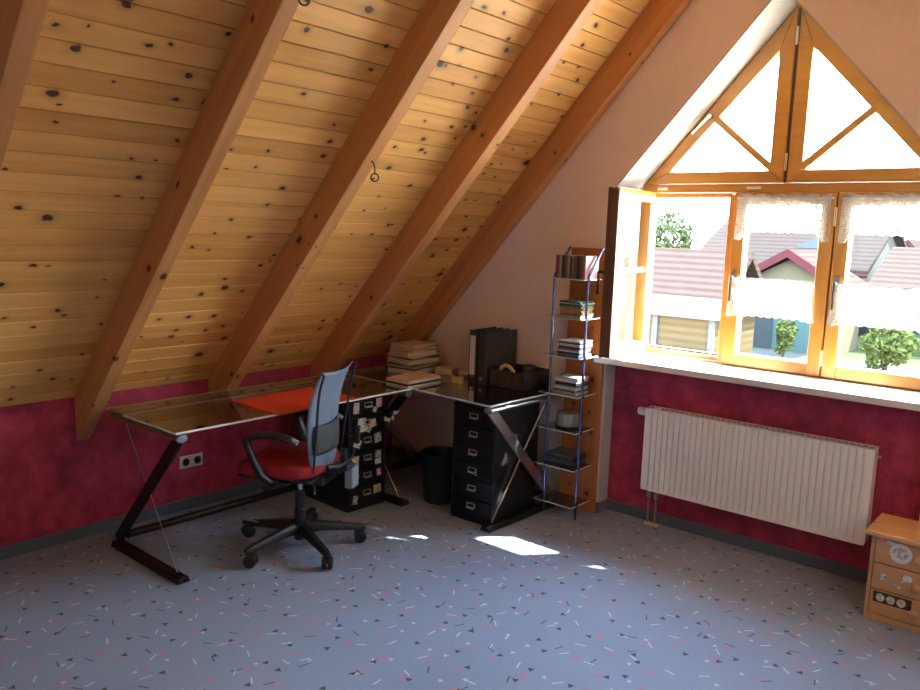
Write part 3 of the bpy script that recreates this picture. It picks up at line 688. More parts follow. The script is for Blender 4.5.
# ------------------------------------------------------------------ office chair
CH = thing('office_chair', 'swivel office chair with red seat and grey mesh back', 'office chair', (-3.005, 2.39, 0), 26)
def C_(name, mat, fn, parent=CH, **k):
    bm = BM(); fn(bm); return obj(name, bm, mat, parent, local=True, **k)
C_('gas_column', M['black'], lambda b: (lathe(b, [(.028, .045), (.028, .20), (.024, .205), (.024, .30)], seg=20)), smooth=True)
C_('piston', M['chrome'], lambda b: lathe(b, [(.014, .30), (.014, .385)], seg=16), smooth=True)
C_('hub', M['black'], lambda b: lathe(b, [(.040, .085), (.052, .10), (.050, .135), (.034, .145)], seg=24), smooth=True)
for k in range(5):
    a = math.radians(-87+72*k-26); d = Vector((math.cos(a), math.sin(a), 0)); s = Vector((-d.y, d.x, 0))
    def leg(b):
        secs = [(.03, .028, .080, .135), (.10, .024, .085, .128), (.20, .020, .078, .112), (.305, .017, .068, .095), (.330, .010, .070, .090)]
        rings = []
        for r_, hw, z0_, z1_ in secs:
            rings.append([b.verts.new(d*r_+s*x*hw+Vector((0, 0, z))) for x, z in ((-1, z0_), (1, z0_), (1, (z0_+z1_*2)/3), (.55, z1_), (-.55, z1_), (-1, (z0_+z1_*2)/3))])
        for A, B in zip(rings, rings[1:]):
            for i in range(6): b.faces.new((A[i], A[(i+1) % 6], B[(i+1) % 6], B[i]))
        b.faces.new(rings[0][::-1]); b.faces.new(rings[-1])
    lg = C_('base_leg', M['black'], leg, smooth=True)
    ca = a+.5*(k+1); wd = Vector((math.cos(ca), math.sin(ca), 0)); c = d*.315+Vector((-wd.y, wd.x, 0))*.012
    def caster(b):
        for sgn in (-1, 1):
            ring_ = []
            for off, rr in ((.004, .026), (.006, .031), (.022, .031), (.026, .024)):
                p = c+wd*off*sgn+Vector((0, 0, .0312))
                ring_.append([b.verts.new(p+(Vector((-wd.y, wd.x, 0))*math.cos(q)+Vector((0, 0, 1))*math.sin(q))*rr) for q in [j*math.pi/9 for j in range(18)]])
            for A, B in zip(ring_, ring_[1:]):
                for i in range(18): b.faces.new((A[i], A[(i+1) % 18], B[(i+1) % 18], B[i]))
            b.faces.new(ring_[0]); b.faces.new(ring_[-1])
        tube(b, [d*.315+Vector((0, 0, .03)), d*.315+Vector((0, 0, .075))], .008, 8)
        tube(b, [c+Vector((-wd.y, wd.x, 0))*.024+Vector((0, 0, .05)), c+Vector((0, 0, .060)), c-Vector((-wd.y, wd.x, 0))*.018+Vector((0, 0, .055))], .016, 8)
    C_('caster', M['black'], caster, lg, smooth=True)
    if k == 4:
        C_('foot_rest_plate', M['greyplast'], lambda b: obox(b, d*.27+Vector((0, 0, .098)), (.085, .042, .006), Matrix.Rotation(a, 3, 'Z')), lg, bevel=.002)
# mechanism
C_('mechanism', M['black'], lambda b: (obox(b, (.03, 0, .378), (.26, .17, .045)), obox(b, (0, 0, .365), (.10, .10, .04)), obox(b, (.0, 0, .396), (.10, .46, .018)),
    beam(b, (.12, 0, .395), (.27, 0, .45), .09, .028)), bevel=.008)
C_('adjust_lever', M['black'], lambda b: (tube(b, [(-.02, -.08, .385), (-.03, -.20, .378), (-.05, -.27, .378)], [.006, .006, .011], 8)), smooth=True)
C_('adjust_lever', M['chrome'], lambda b: (tube(b, [(.10, -.08, .385), (.15, -.16, .372), (.17, -.20, .360)], .005, 8)), smooth=True)
C_('tilt_box', M['greyplast'], lambda b: obox(b, (.260, .03, .385), (.045, .085, .105)), bevel=.008)
# seat cushion
def seat(b):
    nu, nv = 28, 10
    secs = [(0, .0), (.70, .0), (.93, .006), (1.0, .022), (1.0, .040), (.95, .058), (.80, .066), (.5, .064), (.0, .060)]
    rings = []
    for k_, h in secs:
        ring_ = []
        for i in range(40):
            a = 2*math.pi*i/40; ca_, sa_ = math.cos(a), math.sin(a); e = .55
            x = .215*k_*math.copysign(abs(ca_)**e, ca_); y = .235*k_*math.copysign(abs(sa_)**e, sa_)
            z = .407+h-(.030*max(0, (-x-.12)/.12)**1.5 if x < -.12 else 0)+.012*(abs(y)/.235)**2*(1 if h > .03 else 0)
            ring_.append(b.verts.new((x-.055, y, z)))
        rings.append(ring_)
    for A, B in zip(rings, rings[1:]):
        for i in range(40): b.faces.new((A[i], A[(i+1) % 40], B[(i+1) % 40], B[i]))
    bmesh.ops.remove_doubles(b, verts=b.verts, dist=1e-5)
C_('seat', M['red_seat'], seat, smooth=True)
C_('seat_shell', M['black'], lambda b: obox(b, (-.045, 0, .404), (.38, .40, .014)), bevel=.006)
# mesh back
tm = NT('blue_grey_mesh'); co_ = tm.coord(); v_ = tm.n('TexVoronoi'); tm.l(co_, v_.inputs['Vector']); v_.inputs['Scale'].default_value = 420; v_.inputs['Randomness'].default_value = .1
tm.b.inputs['Base Color'].default_value = (.17, .22, .31, 1); tm.b.inputs['Roughness'].default_value = .7; tm.b.inputs['Specular IOR Level'].default_value = .3
tr_ = tm.n('BsdfTransparent'); mx_ = tm.n('MixShader'); tm.l(tm.math('GREATER_THAN', v_.outputs['Distance'], .62), mx_.inputs[0])
tm.l(tm.b.outputs[0], mx_.inputs[1]); tm.l(tr_.outputs[0], mx_.inputs[2]); tm.l(mx_.outputs[0], tm.out.inputs[0]); M['mesh'] = tm.m
def bx(u, z):     # depth of the back at side position u (-1..1) and height z
    t_ = max(0, (z-.45)/.468)
    return .158+.015*math.sin(t_*math.pi)*-1.2+.030*t_**1.4+.030*t_**6-.030*u*u
def backf(u, v):
    uu = u*2-1; z = .425+.493*v; w_ = .150+.035*math.sin(min(1, v*1.25)*math.pi/2)
    z += .012*uu*uu*(1 if v > .9 else 0)
    return (bx(uu, z), uu*w_, z)
C_('backrest', M['mesh'], lambda b: grid(b, 16, 24, backf), smooth=True, solid=.006)
def bframe(b, s_):
    pts = [(bx(s_, z)+.020+.028*math.sin((z-.47)/.46*math.pi), s_*(.158+.036*min(1, (z-.465)/.36)), z) for z in [.430+.487*i/14 for i in range(15)]]
    pts += [(pts[-1][0]-.012, pts[-1][1]*.96, pts[-1][2]+.006)]
    tube(b, pts, .006, 10)
C_('back_frame', M['black'], lambda b: bframe(b, -1), smooth=True); C_('back_frame', M['black'], lambda b: bframe(b, 1), smooth=True)
C_('back_edge', M['black'], lambda b: tube(b, [backf(i/16, 0) for i in range(17)], .008, 8), smooth=True)
C_('back_bracket', M['black'], lambda b: (tube(b, [(.20, 0, .41), (.235, 0, .46), (.232, 0, .53)], .016, 10), tube(b, [(.215, -.16, .48), (.24, -.08, .465), (.245, 0, .465), (.24, .08, .465), (.215, .16, .48)], .010, 10),
    obox(b, (.235, .165, .56), (.02, .026, .09))), smooth=True)
C_('lumbar_pad', M['binder_grey'], lambda b: grid(b, 12, 8, lambda u, v: (bx(u*2-1, .52+.14*v)+.016+.010*math.sin(u*math.pi)*math.sin(v*math.pi), (u*2-1)*(.148-.03*abs(v-.5)**2), .52+.14*v)), smooth=True, solid=.014)
def arm(b, s_):
    y = s_*.262
    tube(b, [(-.02, s_*.20, .405), (-.04, s_*.245, .410), (-.07, y, .44), (-.115, y, .52), (-.140, y, .575), (-.138, y, .605)], [.024, .030, .032, .032, .031, .026], 12, flat=.6)
    pts = bez((-.160, y, .590), (-.13, y, .640), (.0, y, .648), (.10, y, .618), 12)
    tube(b, pts, [.018]+[.027]*10+[.025, .014], 12, flat=.62)
for s_ in (-1, 1):
    A_ = C_('armrest', M['black'], lambda b: arm(b, s_), smooth=True)
    C_('armrest_tip', M['greyplast'], lambda b: tube(b, [(.085, s_*.262, .624), (.112, s_*.262, .614)], [.018, .014], 10, flat=.7), A_, smooth=True)

# ------------------------------------------------------------------ CD rack with its stacks, pine board behind
bm = BM(); prism(bm, [(-2.432, 3.866, 0), (-2.190, 3.866, 0), (-2.190, 3.886, 0), (-2.432, 3.886, 0)], (0, 0, 1.520))
tag(obj('pine_board', bm, M['board'], bevel=.002, origin=(-2.33, 3.86, 0)), 'tall orange pine board leaning on the wall behind the disc rack', 'board')
RK = thing('disc_rack', 'narrow tall rack with blue metal poles and seven glass shelves', 'rack', (-2.325, 3.75, 0))
sx0, sx1, sy0, sy1 = -2.462, -2.206, 3.645, 3.842
SH = [.085, .297, .510, .712, .926, 1.140, 1.355]
for x in (sx0+.036, sx1-.006):
    part('pole', M['bluemetal'], lambda b: tube(b, [(x, 3.70, 0), (x, 3.70, 1.36), (x, 3.705, 1.375), (x, 3.835, 1.515), (x, 3.845, 1.52)], .0075, 10), RK, smooth=True)
for z in SH:
    s = part('shelf', M['shelf_glass'], lambda b: box(b, (sx0, sy0, z-.006), (sx1, sy1-.01, z)), RK)
    part('shelf_edge', M['glass_edge'], lambda b: (box(b, (sx0, sy0-.0015, z-.0055), (sx1, sy0, z-.0005)), box(b, (sx1, sy0, z-.0055), (sx1+.0015, sy1-.01, z-.0005)), box(b, (sx0-.0015, sy0, z-.0055), (sx0, sy1-.01, z-.0005))), s)
    part('shelf_clip', M['darksteel'], lambda b: (obox(b, (sx0+.036, 3.70, z-.006), (.022, .022, .012)), obox(b, (sx1-.006, 3.70, z-.006), (.022, .022, .012))), s)
CDC = {}
def cdm(name, c, rough=.3):
    if name not in CDC: CDC[name] = pbr('cd_'+name, c, rough, 0, .5, .15, 60)
    return CDC[name]
random.seed(11)
# upright discs on the top shelf
spines = [('dark red', (.16, .03, .03)), ('brown', (.11, .06, .045)), ('grey', (.22, .20, .19)), ('pale grey', (.36, .34, .33)), ('dark brown', (.05, .03, .025)), ('black', (.02, .02, .02)),
          ('brown', (.10, .07, .06)), ('slate', (.12, .13, .16)), ('pale grey', (.34, .33, .32)), ('grey', (.20, .19, .19)), ('dark brown', (.06, .04, .035)), ('grey', (.24, .22, .22)),
          ('slate', (.11, .12, .14)), ('plum', (.14, .06, .09)), ('dark brown', (.055, .04, .03)), ('black', (.02, .02, .025)), ('dark green', (.04, .10, .06)), ('green', (.07, .15, .08)), ('red', (.40, .05, .06)), ('pink', (.55, .25, .28))]
cnt = {}
ORDN = 'first second third fourth fifth sixth seventh eighth ninth tenth eleventh twelfth thirteenth fourteenth fifteenth sixteenth seventeenth eighteenth nineteenth twentieth'.split()
for n_, _ in spines: cnt[n_] = cnt.get(n_, 0)+1
xx = -2.416
for i, (n_, c) in enumerate(spines):
    wd_ = .0090; bm = BM(); y_ = 3.688+random.uniform(-.003, .003)
    box(bm, (xx, y_, SH[6]+.0005), (xx+wd_, y_+.140, SH[6]+.0005+.122+random.uniform(-.003, .003)))
    lb = ('%s upright disc case, %s from the left on the top rack shelf' % (n_, ORDN[i])) if cnt[n_] > 1 else {
        'dark red': 'dark red upright disc case at the left end of the top rack shelf', 'plum': 'upright disc case with a plum spine on the top rack shelf',
        'dark green': 'dark green upright disc case near the right end of the top shelf', 'green': 'upright disc case with a mid green spine beside the red one on the top shelf',
        'red': 'upright disc case with a bright red spine second from right on the top shelf', 'pink': 'pink upright disc case at the right end of the top rack shelf'}[n_]
    tag(obj('disc_case', bm, cdm(n_.replace(' ', '_')+'_spine', c), bevel=.0008, origin=(xx+.005, y_+.07, SH[6])), lb, 'disc case', 'upright disc cases on the top rack shelf')
    xx += wd_+.0005
# lying stacks
def stack(z, items, cx_, cy_, where, grp, W=.142, D=.125):
    n = len(items)
    for i, (cn, c, th) in enumerate(items):
        bm = BM(); a = random.uniform(-4, 4); ox, oy = random.uniform(-.005, .005), random.uniform(-.004, .004)
        obox(bm, (cx_+ox, cy_+oy, z+th/2+.0002), (W, D, th-.0006), rz(a))
        pos = 'topmost' if i == n-1 else ('lowest' if i == 0 else {1: 'second up', 2: 'third up', 3: 'fourth up', 4: 'fifth up', 5: 'sixth up', 6: 'seventh up', 7: 'eighth up', 8: 'ninth up'}[i])
        tag(obj('disc_case', bm, cdm(cn.replace(' ', '_')+'_case', c), bevel=.0008, origin=(cx_, cy_, z)), '%s disc case, %s in the stack on the %s' % (cn, pos, where), 'disc case', grp)
        z += th
    return z
wh, gr, dg, tn, bk, bl = ('white', (.62, .64, .62)), ('green', (.10, .30, .20)), ('dark green', (.03, .09, .07)), ('tan', (.40, .26, .10)), ('black', (.03, .03, .035)), ('blue', (.10, .16, .38))
dbk = ('dark grey', (.08, .085, .10)); pg = ('pale grey', (.42, .43, .44)); rs = ('rust', (.34, .14, .07))
stack(SH[5], [(*pg, .0105), (*rs, .0105), (*tn, .0105), (*tn, .0105), (*tn, .0105), (*gr, .0105), (*dg, .0105), (*wh, .006), (*dg, .0105)], -2.308, 3.755, 'second shelf from the top', 'disc cases stacked on the second shelf')
stack(SH[4], [(*bl, .0105), (*bk, .0105), (*wh, .0105), (*bl, .0105), (*bk, .0105), (*wh, .014), (*dbk, .0105), (*wh, .0105)], -2.308, 3.755, 'third shelf from the top', 'disc cases stacked on the third shelf')
stack(SH[3], [(*pg, .012), (*dbk, .0105), (*wh, .0105), (*pg, .0105), (*bk, .0105), (*bk, .0105), (*wh, .018), (*pg, .012)], -2.315, 3.755, 'fourth shelf from the top', 'disc cases stacked on the fourth shelf')
stack(SH[1], [(*bk, .014), (*dbk, .014), (*bk, .014), (*bk, .014), (*dbk, .010)], -2.325, 3.755, 'second shelf from the bottom', 'dark disc cases stacked low on the rack', .17, .145)
sp_t = thing('disc_spindle', 'grey round disc spindle box on the third rack shelf from the bottom', 'disc spindle', (-2.325, 3.750, SH[2]))
part('base', M['black'], lambda b: lathe(b, [(.068, .0005), (.070, .004), (.070, .012), (.064, .014)], (-2.325, 3.750, SH[2]), 40), sp_t, smooth=True)
part('cover', pbr('smoky_plastic', (.22, .24, .26), .25, 0, .6), lambda b: lathe(b, [(.066, .013), (.066, .080), (.062, .086), (.020, .088), (.015, .084)], (-2.325, 3.750, SH[2]), 40), sp_t, smooth=True)

# ------------------------------------------------------------------ papers, binders, crate on the desks
def sheaf(x0, x1, y0_, y1_, z0_, th, mat, lb, grp, a=0):
    bm = BM(); cx_, cy_ = (x0+x1)/2, (y0_+y1_)/2
    obox(bm, (cx_, cy_, z0_+th/2), (x1-x0, y1_-y0_, th-.0005), rz(a))
    return tag(obj('magazine', bm, mat, bevel=.001, origin=(cx_, cy_, z0_)), lb, 'magazine', grp)
random.seed(5); z = DT+.0005
ORD = ['lowest', 'second', 'third', 'fourth', 'fifth', 'sixth', 'seventh', 'eighth', 'ninth', 'tenth', 'eleventh', 'twelfth', 'thirteenth', 'fourteenth', 'fifteenth', 'sixteenth', 'seventeenth', 'eighteenth']
thk = [.028, .009, .006, .011, .007, .012, .007, .010, .009, .011, .008, .010, .012, .007, .011, .006, .009, .006]
for i, th in enumerate(thk):
    mt = [M['paperw'], M['papery'], M['paper'], M['binder_grey']][[0, 3, 1, 1, 3, 1, 0, 1, 3, 1, 2, 0, 2, 1, 2, 1, 2, 2][i]]
    cn = {M['paperw']: 'whitish', M['papery']: 'yellowed', M['paper']: 'tan', M['binder_grey']: 'dark covered'}[mt]
    small = i > 10
    x0, x1, ya, yb = (-3.515, -3.315, 3.49, 3.755) if not small else (-3.505, -3.325, 3.50, 3.735)
    e = random.uniform(-.014, .014)
    pos = 'topmost' if i == len(thk)-1 else ('lowest' if i == 0 else ORD[i]+' up')
    sheaf(x0+e, x1+e, ya-e, yb-e, z, th, mt, '%s magazine %s in the tall pile at the desk corner' % (cn, pos), 'tall magazine pile on the desk corner', random.uniform(-9, 9)); z += th
z = DT+.0005
for i, (th, mk, cn) in enumerate(((.010, 'paperw', 'whitish'), (.014, 'binder_grey', 'dark covered'), (.008, 'paperw', 'whitish'), (.010, 'paper', 'tan'))):
    o_ = [0, .004, 0, -.004][i]
    sheaf(-3.215+o_, -3.040+o_, 3.180, 3.465, z, th, M[mk], '%s magazine %s in the low pile at the front desk corner' % (cn, ['lowest', 'second from the bottom', 'third from the bottom', 'topmost'][i]), 'low magazine pile on the desk corner', [1, -3, 2, 4][i]); z += th
# odds and ends between the piles and the binders
bm = BM(); obox(bm, (-3.20, 3.70, DT+.022), (.12, .09, .042), rz(15)); tag(obj('paper_tray', bm, M['papery'], bevel=.003, origin=(-3.2, 3.7, DT)), 'yellowed card box behind the low magazine pile', 'box')
bm = BM(); tube(bm, [(-3.09, 3.70, DT+.020), (-2.98, 3.72, DT+.020)], .019, 16); tag(obj('paper_roll', bm, M['paperw'], smooth=True, origin=(-3.03, 3.71, DT)), 'small pale paper roll lying behind the yellow block', 'paper roll')
bm = BM(); obox(bm, (-2.955, 3.52, DT+.018), (.062, .035, .034), rz(10)); obox(bm, (-2.980, 3.51, DT+.040), (.014, .030, .012), rz(10)); obox(bm, (-2.930, 3.525, DT+.040), (.014, .030, .012), rz(10))
tag(obj('yellow_block', bm, M['yellow'], bevel=.002, origin=(-2.955, 3.52, DT)), 'small yellow notched block in front of the binders', 'block')
bm = BM(); prism(bm, [(-3.13, 3.755, DT+.003), (-3.02, 3.755, DT+.003), (-3.01, 3.785, DT+.075), (-3.12, 3.785, DT+.075)], (0, .006, 0)); box(bm, (-3.13, 3.755, DT+.0005), (-3.01, 3.792, DT+.006))
tag(obj('card_stand', bm, M['paper'], origin=(-3.07, 3.77, DT)), 'tan card standing against the wall beside the binders', 'card')
def binder(lb, x, y, rot, W, spine, H=.315, D=.275):
    t = thing('ring_binder', lb, 'binder', (x, y, DT), rot, 'lever arch binders on the shorter desk')
    L = lambda n, m_, fn, **k: (lambda b: (fn(b), obj(n, b, m_, t, local=True, **k))[1])(BM())
    L('covers', M['binder_grey'], lambda b: (box(b, (-W/2, 0, .001), (-W/2+.003, D, H)), box(b, (W/2-.003, 0, .001), (W/2, D, H)), box(b, (-W/2, 0, .001), (W/2, .003, H))), bevel=.001)
    L('spine_label', spine, lambda b: box(b, (-W/2+.008, -.0012, .05), (W/2-.008, -.0002, H-.03)), label=None)
    L('finger_ring', M['chrome'], lambda b: lathe(b, [(.013, -.003), (.013, -.0012), (.009, -.0012), (.009, -.003)], (0, 0, .035), 20, 'Y'))
    L('paper_block', M['paperw'], lambda b: box(b, (-W/2+.006, .02, .012), (W/2-.012, D-.03, H-.02)))
    return t
binder('lever arch binder with a long white spine label beside the wall', -2.915, 3.60, 3, .055, M['binder_white'])
binder('dark grey lever arch binder leaning open behind the crate', -2.845, 3.60, -5, .062, M['binder_grey'])
# crate with things in it
cr_ = thing('desk_crate', 'charcoal cardboard crate holding odds and ends on the shorter desk', 'crate', (-2.665, 3.738, DT), 0)
CX, CY, CHH = .245, .265, .105
def crate(b):
    box(b, (-CX/2, -CY/2, .001), (CX/2, CY/2, .005))
    for q in ((-CX/2, -CY/2, -CX/2+.005, CY/2), (CX/2-.005, -CY/2, CX/2, CY/2)): box(b, (q[0], q[1], .001), (q[2], q[3], CHH))
    for q in ((-CX/2, -CY/2, CX/2, -CY/2+.005), (-CX/2, CY/2-.005, CX/2, CY/2)): box(b, (q[0], q[1], .001), (q[2], q[3], CHH))
b = BM(); crate(b); obj('crate_body', b, M['crate'], cr_, local=True, bevel=.001)
b = BM(); lathe(b, [(.02, 0), (.045, .008), (.052, .04), (.045, .07), (.02, .078)], (-2.640, 3.79, DT+.050), 24)
tag(obj('cable_coil', b, M['black'], smooth=True, origin=(-2.640, 3.79, DT+.050)), 'round black coil sticking out of the charcoal crate', 'coil')
b = BM(); tube(b, bez((-2.755, 3.655, DT+.08), (-2.73, 3.655, DT+.14), (-2.68, 3.665, DT+.14), (-2.65, 3.675, DT+.07), 10), .012, 10)
tag(obj('fabric_strap', b, M['papery'], smooth=True, origin=(-2.69, 3.665, DT+.08)), 'tan strap arching over the left part of the charcoal crate', 'strap')
b = BM(); obox(b, (-2.585, 3.70, DT+.052), (.06, .05, .09), rz(20)); tag(obj('small_box', b, pbr('brown_card', (.14, .07, .04), .7, 0, .3, .2), bevel=.002, origin=(-2.585, 3.7, DT+.008)), 'small brown box at the back of the charcoal crate', 'box')

# ------------------------------------------------------------------ little chest
cX0, cX1, cY0, cY1 = -.696, -.320, 3.600, 3.860
ch = thing('small_chest', 'small pine chest of three drawers with stickers at the right edge', 'chest of drawers', ((cX0+cX1)/2, 3.73, 0))
part('body', M['chest'], lambda b: (box(b, (cX0, cY0+.004, 0), (cX0+.016, cY1, .375)), box(b, (cX1-.016, cY0+.004, 0), (cX1, cY1, .375)), box(b, (cX0+.016, cY1-.012, .03), (cX1-.016, cY1, .375)),
     box(b, (cX0+.016, cY0+.02, .02), (cX1-.016, cY1-.012, .032)), box(b, (cX0+.016, cY0+.004, .0), (cX1-.016, cY0+.02, .03)), box(b, (cX0+.016, cY0+.02, .36), (cX1-.016, cY1-.012, .375))), ch, bevel=.002)
part('top', M['chest_top'], lambda b: box(b, (cX0-.022, cY0-.024, .376), (cX1+.022, cY1, .398)), ch, bevel=.005)
def disc(b, x, z, r, y, ry=None):
    n = 28; v = [b.verts.new((x+r*math.cos(2*math.pi*i/n), y, z+(ry or r)*math.sin(2*math.pi*i/n))) for i in range(n)]; b.faces.new(v)
    g = bmesh.ops.extrude_face_region(b, geom=b.faces[:]); bmesh.ops.translate(b, vec=(0, -.0012, 0), verts=[e for e in g['geom'] if isinstance(e, bmesh.types.BMVert)])
for i, (za, zb) in enumerate(((.034, .140), (.144, .256), (.260, .372))):
    d = part('drawer', M['chest'], lambda b: box(b, (cX0+.018, cY0-.002, za), (cX1-.018, cY0+.19, zb)), ch, bevel=.003)
    part('knob', M['chest'], lambda b: lathe(b, [(.007, 0), (.008, -.010), (.018, -.016), (.019, -.024), (.010, -.030)], ((cX0+cX1)/2, cY0-.002, (za+zb)/2), 20, 'Y'), d, smooth=True)
    y_ = cY0-.0025
    if i == 2:
        part('sticker', M['whitepl'], lambda b: disc(b, -0.580, .322, .042, y_), d, label='round white sticker with a small picture')
        part('sticker_picture', art('picture_blue_grey', [(.30, .36, .45), (.55, .42, .36), (.7, .7, .68)], 90), lambda b: disc(b, -0.580, .324, .030, y_-.0014, .024), d)
        part('sticker', ST['b'], lambda b: obox(b, (-.612, y_-.0007, .357), (.05, .0012, .012), Matrix.Rotation(.12, 3, 'Y')), d)
    elif i == 1:
        for (x, z_, r_, k) in ((-.640, .205, .020, 'c'), (-.545, .222, .018, 'b'), (-.59, .188, .007, 'c'), (-.572, .176, .008, 'a'), (-.535, .182, .006, 'c'), (-.56, .205, .007, 'a'), (-.515, .19, .006, 'c')):
            part('sticker', ST[k], lambda b: disc(b, x, z_, r_, y_, r_*.8), d)
    else:
        part('picture_strip', M['crate'], lambda b: box(b, (-.665, y_-.001, .088), (-.520, y_, .135)), d, label='dark printed strip with round pale shapes')
        for x in (-.638, -.598, -.558): part('sticker', ST['e' if x > -.62 else 'c'], lambda b: disc(b, x, .111, .017, y_-.0012), d)

# ------------------------------------------------------------------ outside
GZ = -3.0
def tiles(name, c1, c2, sx_=4, sy_=3.2):
    t = NT(name); co = t.coord(); wv = t.n('TexWave', wave_type='BANDS', bands_direction='Z'); t.l(co, wv.inputs['Vector']); wv.inputs['Scale'].default_value = 1.6; wv.inputs['Distortion'].default_value = .3
    n = t.noise(co, 3, 3); f = t.math('ADD', t.math('MULTIPLY', wv.outputs['Fac'], .6), t.math('MULTIPLY', n, .4))
    t.l(t.ramp(f, [(.2, c2), (.75, c1)]), t.b.inputs['Base Color']); t.b.inputs['Roughness'].default_value = .9; t.b.inputs['Specular IOR Level'].default_value = 0; return t.m
M['roof_red'] = tiles('red_clay_tiles', (.0250, .0175, .0150), (.0175, .0115, .0100))
M['roof_brown'] = tiles('brown_clay_tiles', (.0195, .0150, .0135), (.0145, .0108, .0098))
M['verge'] = pbr('red_verge', (.0300, .0090, .0110), .9, 0, 0)
M['wall_y'] = pbr('yellow_render', (.0420, .0370, .0250), .9, 0, 0, .05, 1)
M['siding'] = tiles('pale_siding', (.0330, .0250, .0140), (.0250, .0190, .0105))
M['wall_t'] = pbr('pale_teal_shade_render', (.0200, .0340, .0360), .9, 0, 0, .08, 1)  # pale teal, also used for shade on the gable house wall
M['wall_w'] = pbr('white_render', (0.0288, 0.0283, 0.0278), .9, 0, 0, .05, 1)
M['fascia'] = pbr('white_fascia', (0.0325, 0.0325, 0.0335), .9, 0, 0)
M['teal'] = pbr('turquoise_plastic', (0.0147, 0.0246, 0.0267), .9, 0, 0)
M['grass'] = pbr('lawn_grass', (.0260, .0290, .0150), .95, 0, 0, .15, 1.2)  # grass green, mottled at random
M['paving'] = pbr('pale_paving', (0.0304, 0.0299, 0.0283), .9, 0, 0, .06, 1)
M['leaf'] = pbr('tree_leaves', (.0200, .0270, .0120), .9, 0, 0, .3, 2)
M['leaf2'] = pbr('bright_shrub_leaves', (.0260, .0310, .0090), .9, 0, 0, .3, 5)
M['leaf3'] = pbr('distant_leaves', (0.0209, 0.0257, 0.0209), .9, 0, 0, .25, .6)
M['bark'] = pbr('bark', (0.0199, 0.0179, 0.0158), .9, 0, 0, .2)
M['solar'] = pbr('solar_panel', (0.0142, 0.0163, 0.0189), .9, 0, 0)
M['winpane'] = pbr('house_window', (0.0147, 0.0168, 0.0189), .9, 0, 0)
M['bounce_pale'] = pbr('pale_bounce_concrete', (.50, .47, .41), .9, 0, .2, .06, 1)
bm = BM(); box(bm, (-24, 4.4, GZ), (14, 17.5, GZ+.02)); tag(obj('bounce_paving', bm, M['bounce_pale']), kind='structure')  # unseen pale ground added to bounce light up to the ceiling
bm = BM(); box(bm, (-120, 6, GZ-.2), (60, 160, GZ)); tag(obj('lawn', bm, M['grass']), kind='structure')
bm = BM(); box(bm, (-22, 28.5, GZ), (-2, 33.5, GZ+.02)); tag(obj('garden_path', bm, M['paving']), kind='structure')
def gable_house(name, lb, x0, x1, y0_, y1_, ze, zr_, axis, wall, roof, z0_=GZ, over=.4, extra=None):
    """ridge along axis 'x' or 'y'"""
    t = thing(name, lb, 'house', ((x0+x1)/2, (y0_+y1_)/2, z0_)); W = .25
    bm = BM()
    if axis == 'x':
        cm = (y0_+y1_)/2; prism(bm, [(x0, y0_, z0_), (x0, y1_, z0_), (x0, y1_, ze), (x0, cm, zr_-.15), (x0, y0_, ze)], (x1-x0, 0, 0))
    else:
        cm = (x0+x1)/2; prism(bm, [(x0, y0_, z0_), (x1, y0_, z0_), (x1, y0_, ze), (cm, y0_, zr_-.15), (x0, y0_, ze)], (0, y1_-y0_, 0))
    obj('walls', bm, wall, t)
    for s in (-1, 1):
        bm = BM()
        if axis == 'x':
            h = (y1_-y0_)/2; k = (zr_-ze)/h; a = (x0-over, cm, zr_); e = (x0-over, cm+s*(h+over), zr_-k*(h+over))
            prism(bm, [a, e, (e[0], e[1], e[2]+W), (a[0], a[1], a[2]+W)], (x1-x0+2*over, 0, 0))
        else:
            h = (x1-x0)/2; k = (zr_-ze)/h; a = (cm, y0_-over, zr_); e = (cm+s*(h+over), y0_-over, zr_-k*(h+over))
            prism(bm, [a, e, (e[0], e[1], e[2]+W), (a[0], a[1], a[2]+W)], (0, y1_-y0_+2*over, 0))
        rf = obj('roof_slope', bm, roof, t)
        if axis == 'y':
            bm = BM(); prism(bm, [(a[0], a[1]-.04, a[2]-.05), (e[0], e[1]-.04, e[2]-.05), (e[0], e[1]-.04, e[2]+W+.05), (a[0], a[1]-.04, a[2]+W+.05)], (0, .12, 0)); obj('verge', bm, M['verge'], rf)
        else:
            bm = BM(); y_ = e[1]; tube(bm, [(x0-over, y_+s*.05, e[2]), (x1+over, y_+s*.05, e[2])], .09, 8); obj('gutter', bm, M['verge'], rf)
    if extra: extra(t)
    return t
# long red-brown roof to the left with the pale carport in front
gable_house('outbuilding', 'low outbuilding with a red tiled roof seen through the open pane', -15.5, -9.7, 24.0, 27.4, -.45, .95, 'x', M['wall_w'], M['roof_red'])
cp_ = thing('carport', 'wood sided shed with a pale flat roof seen through the open pane', 'shed', (-9.5, 20.5, GZ))
part('walls', M['siding'], lambda b: box(b, (-11.8, 19, GZ), (-7.75, 22, -.42)), cp_)
part('flat_roof', M['fascia'], lambda b: box(b, (-12.1, 18.75, -.42), (-7.5, 22.3, -.16)), cp_)
for x_ in (-9.33, -7.8): part('corner_post', M['fascia'], lambda b: box(b, (x_, 18.93, GZ), (x_+.15, 19.0, -.42)), cp_)
for i, x in enumerate((-8.62, -8.05)):
    z0_ = -1.86
    t = thing('rain_barrel', 'turquoise barrel beside the wood sided shed, %s of two' % ('left' if i == 0 else 'right'), 'barrel', (x, 18.4, z0_), group='turquoise barrels by the shed')
    part('drum', M['teal'], lambda b: lathe(b, [(.20, 0), (.25, .03), (.26, .30), (.25, .60), (.24, .62)], (x, 18.4, z0_), 24), t, smooth=True)
    part('lid', M['teal'], lambda b: lathe(b, [(.265, .615), (.27, .66), (.15, .69)], (x, 18.4, z0_), 24), t, smooth=True)
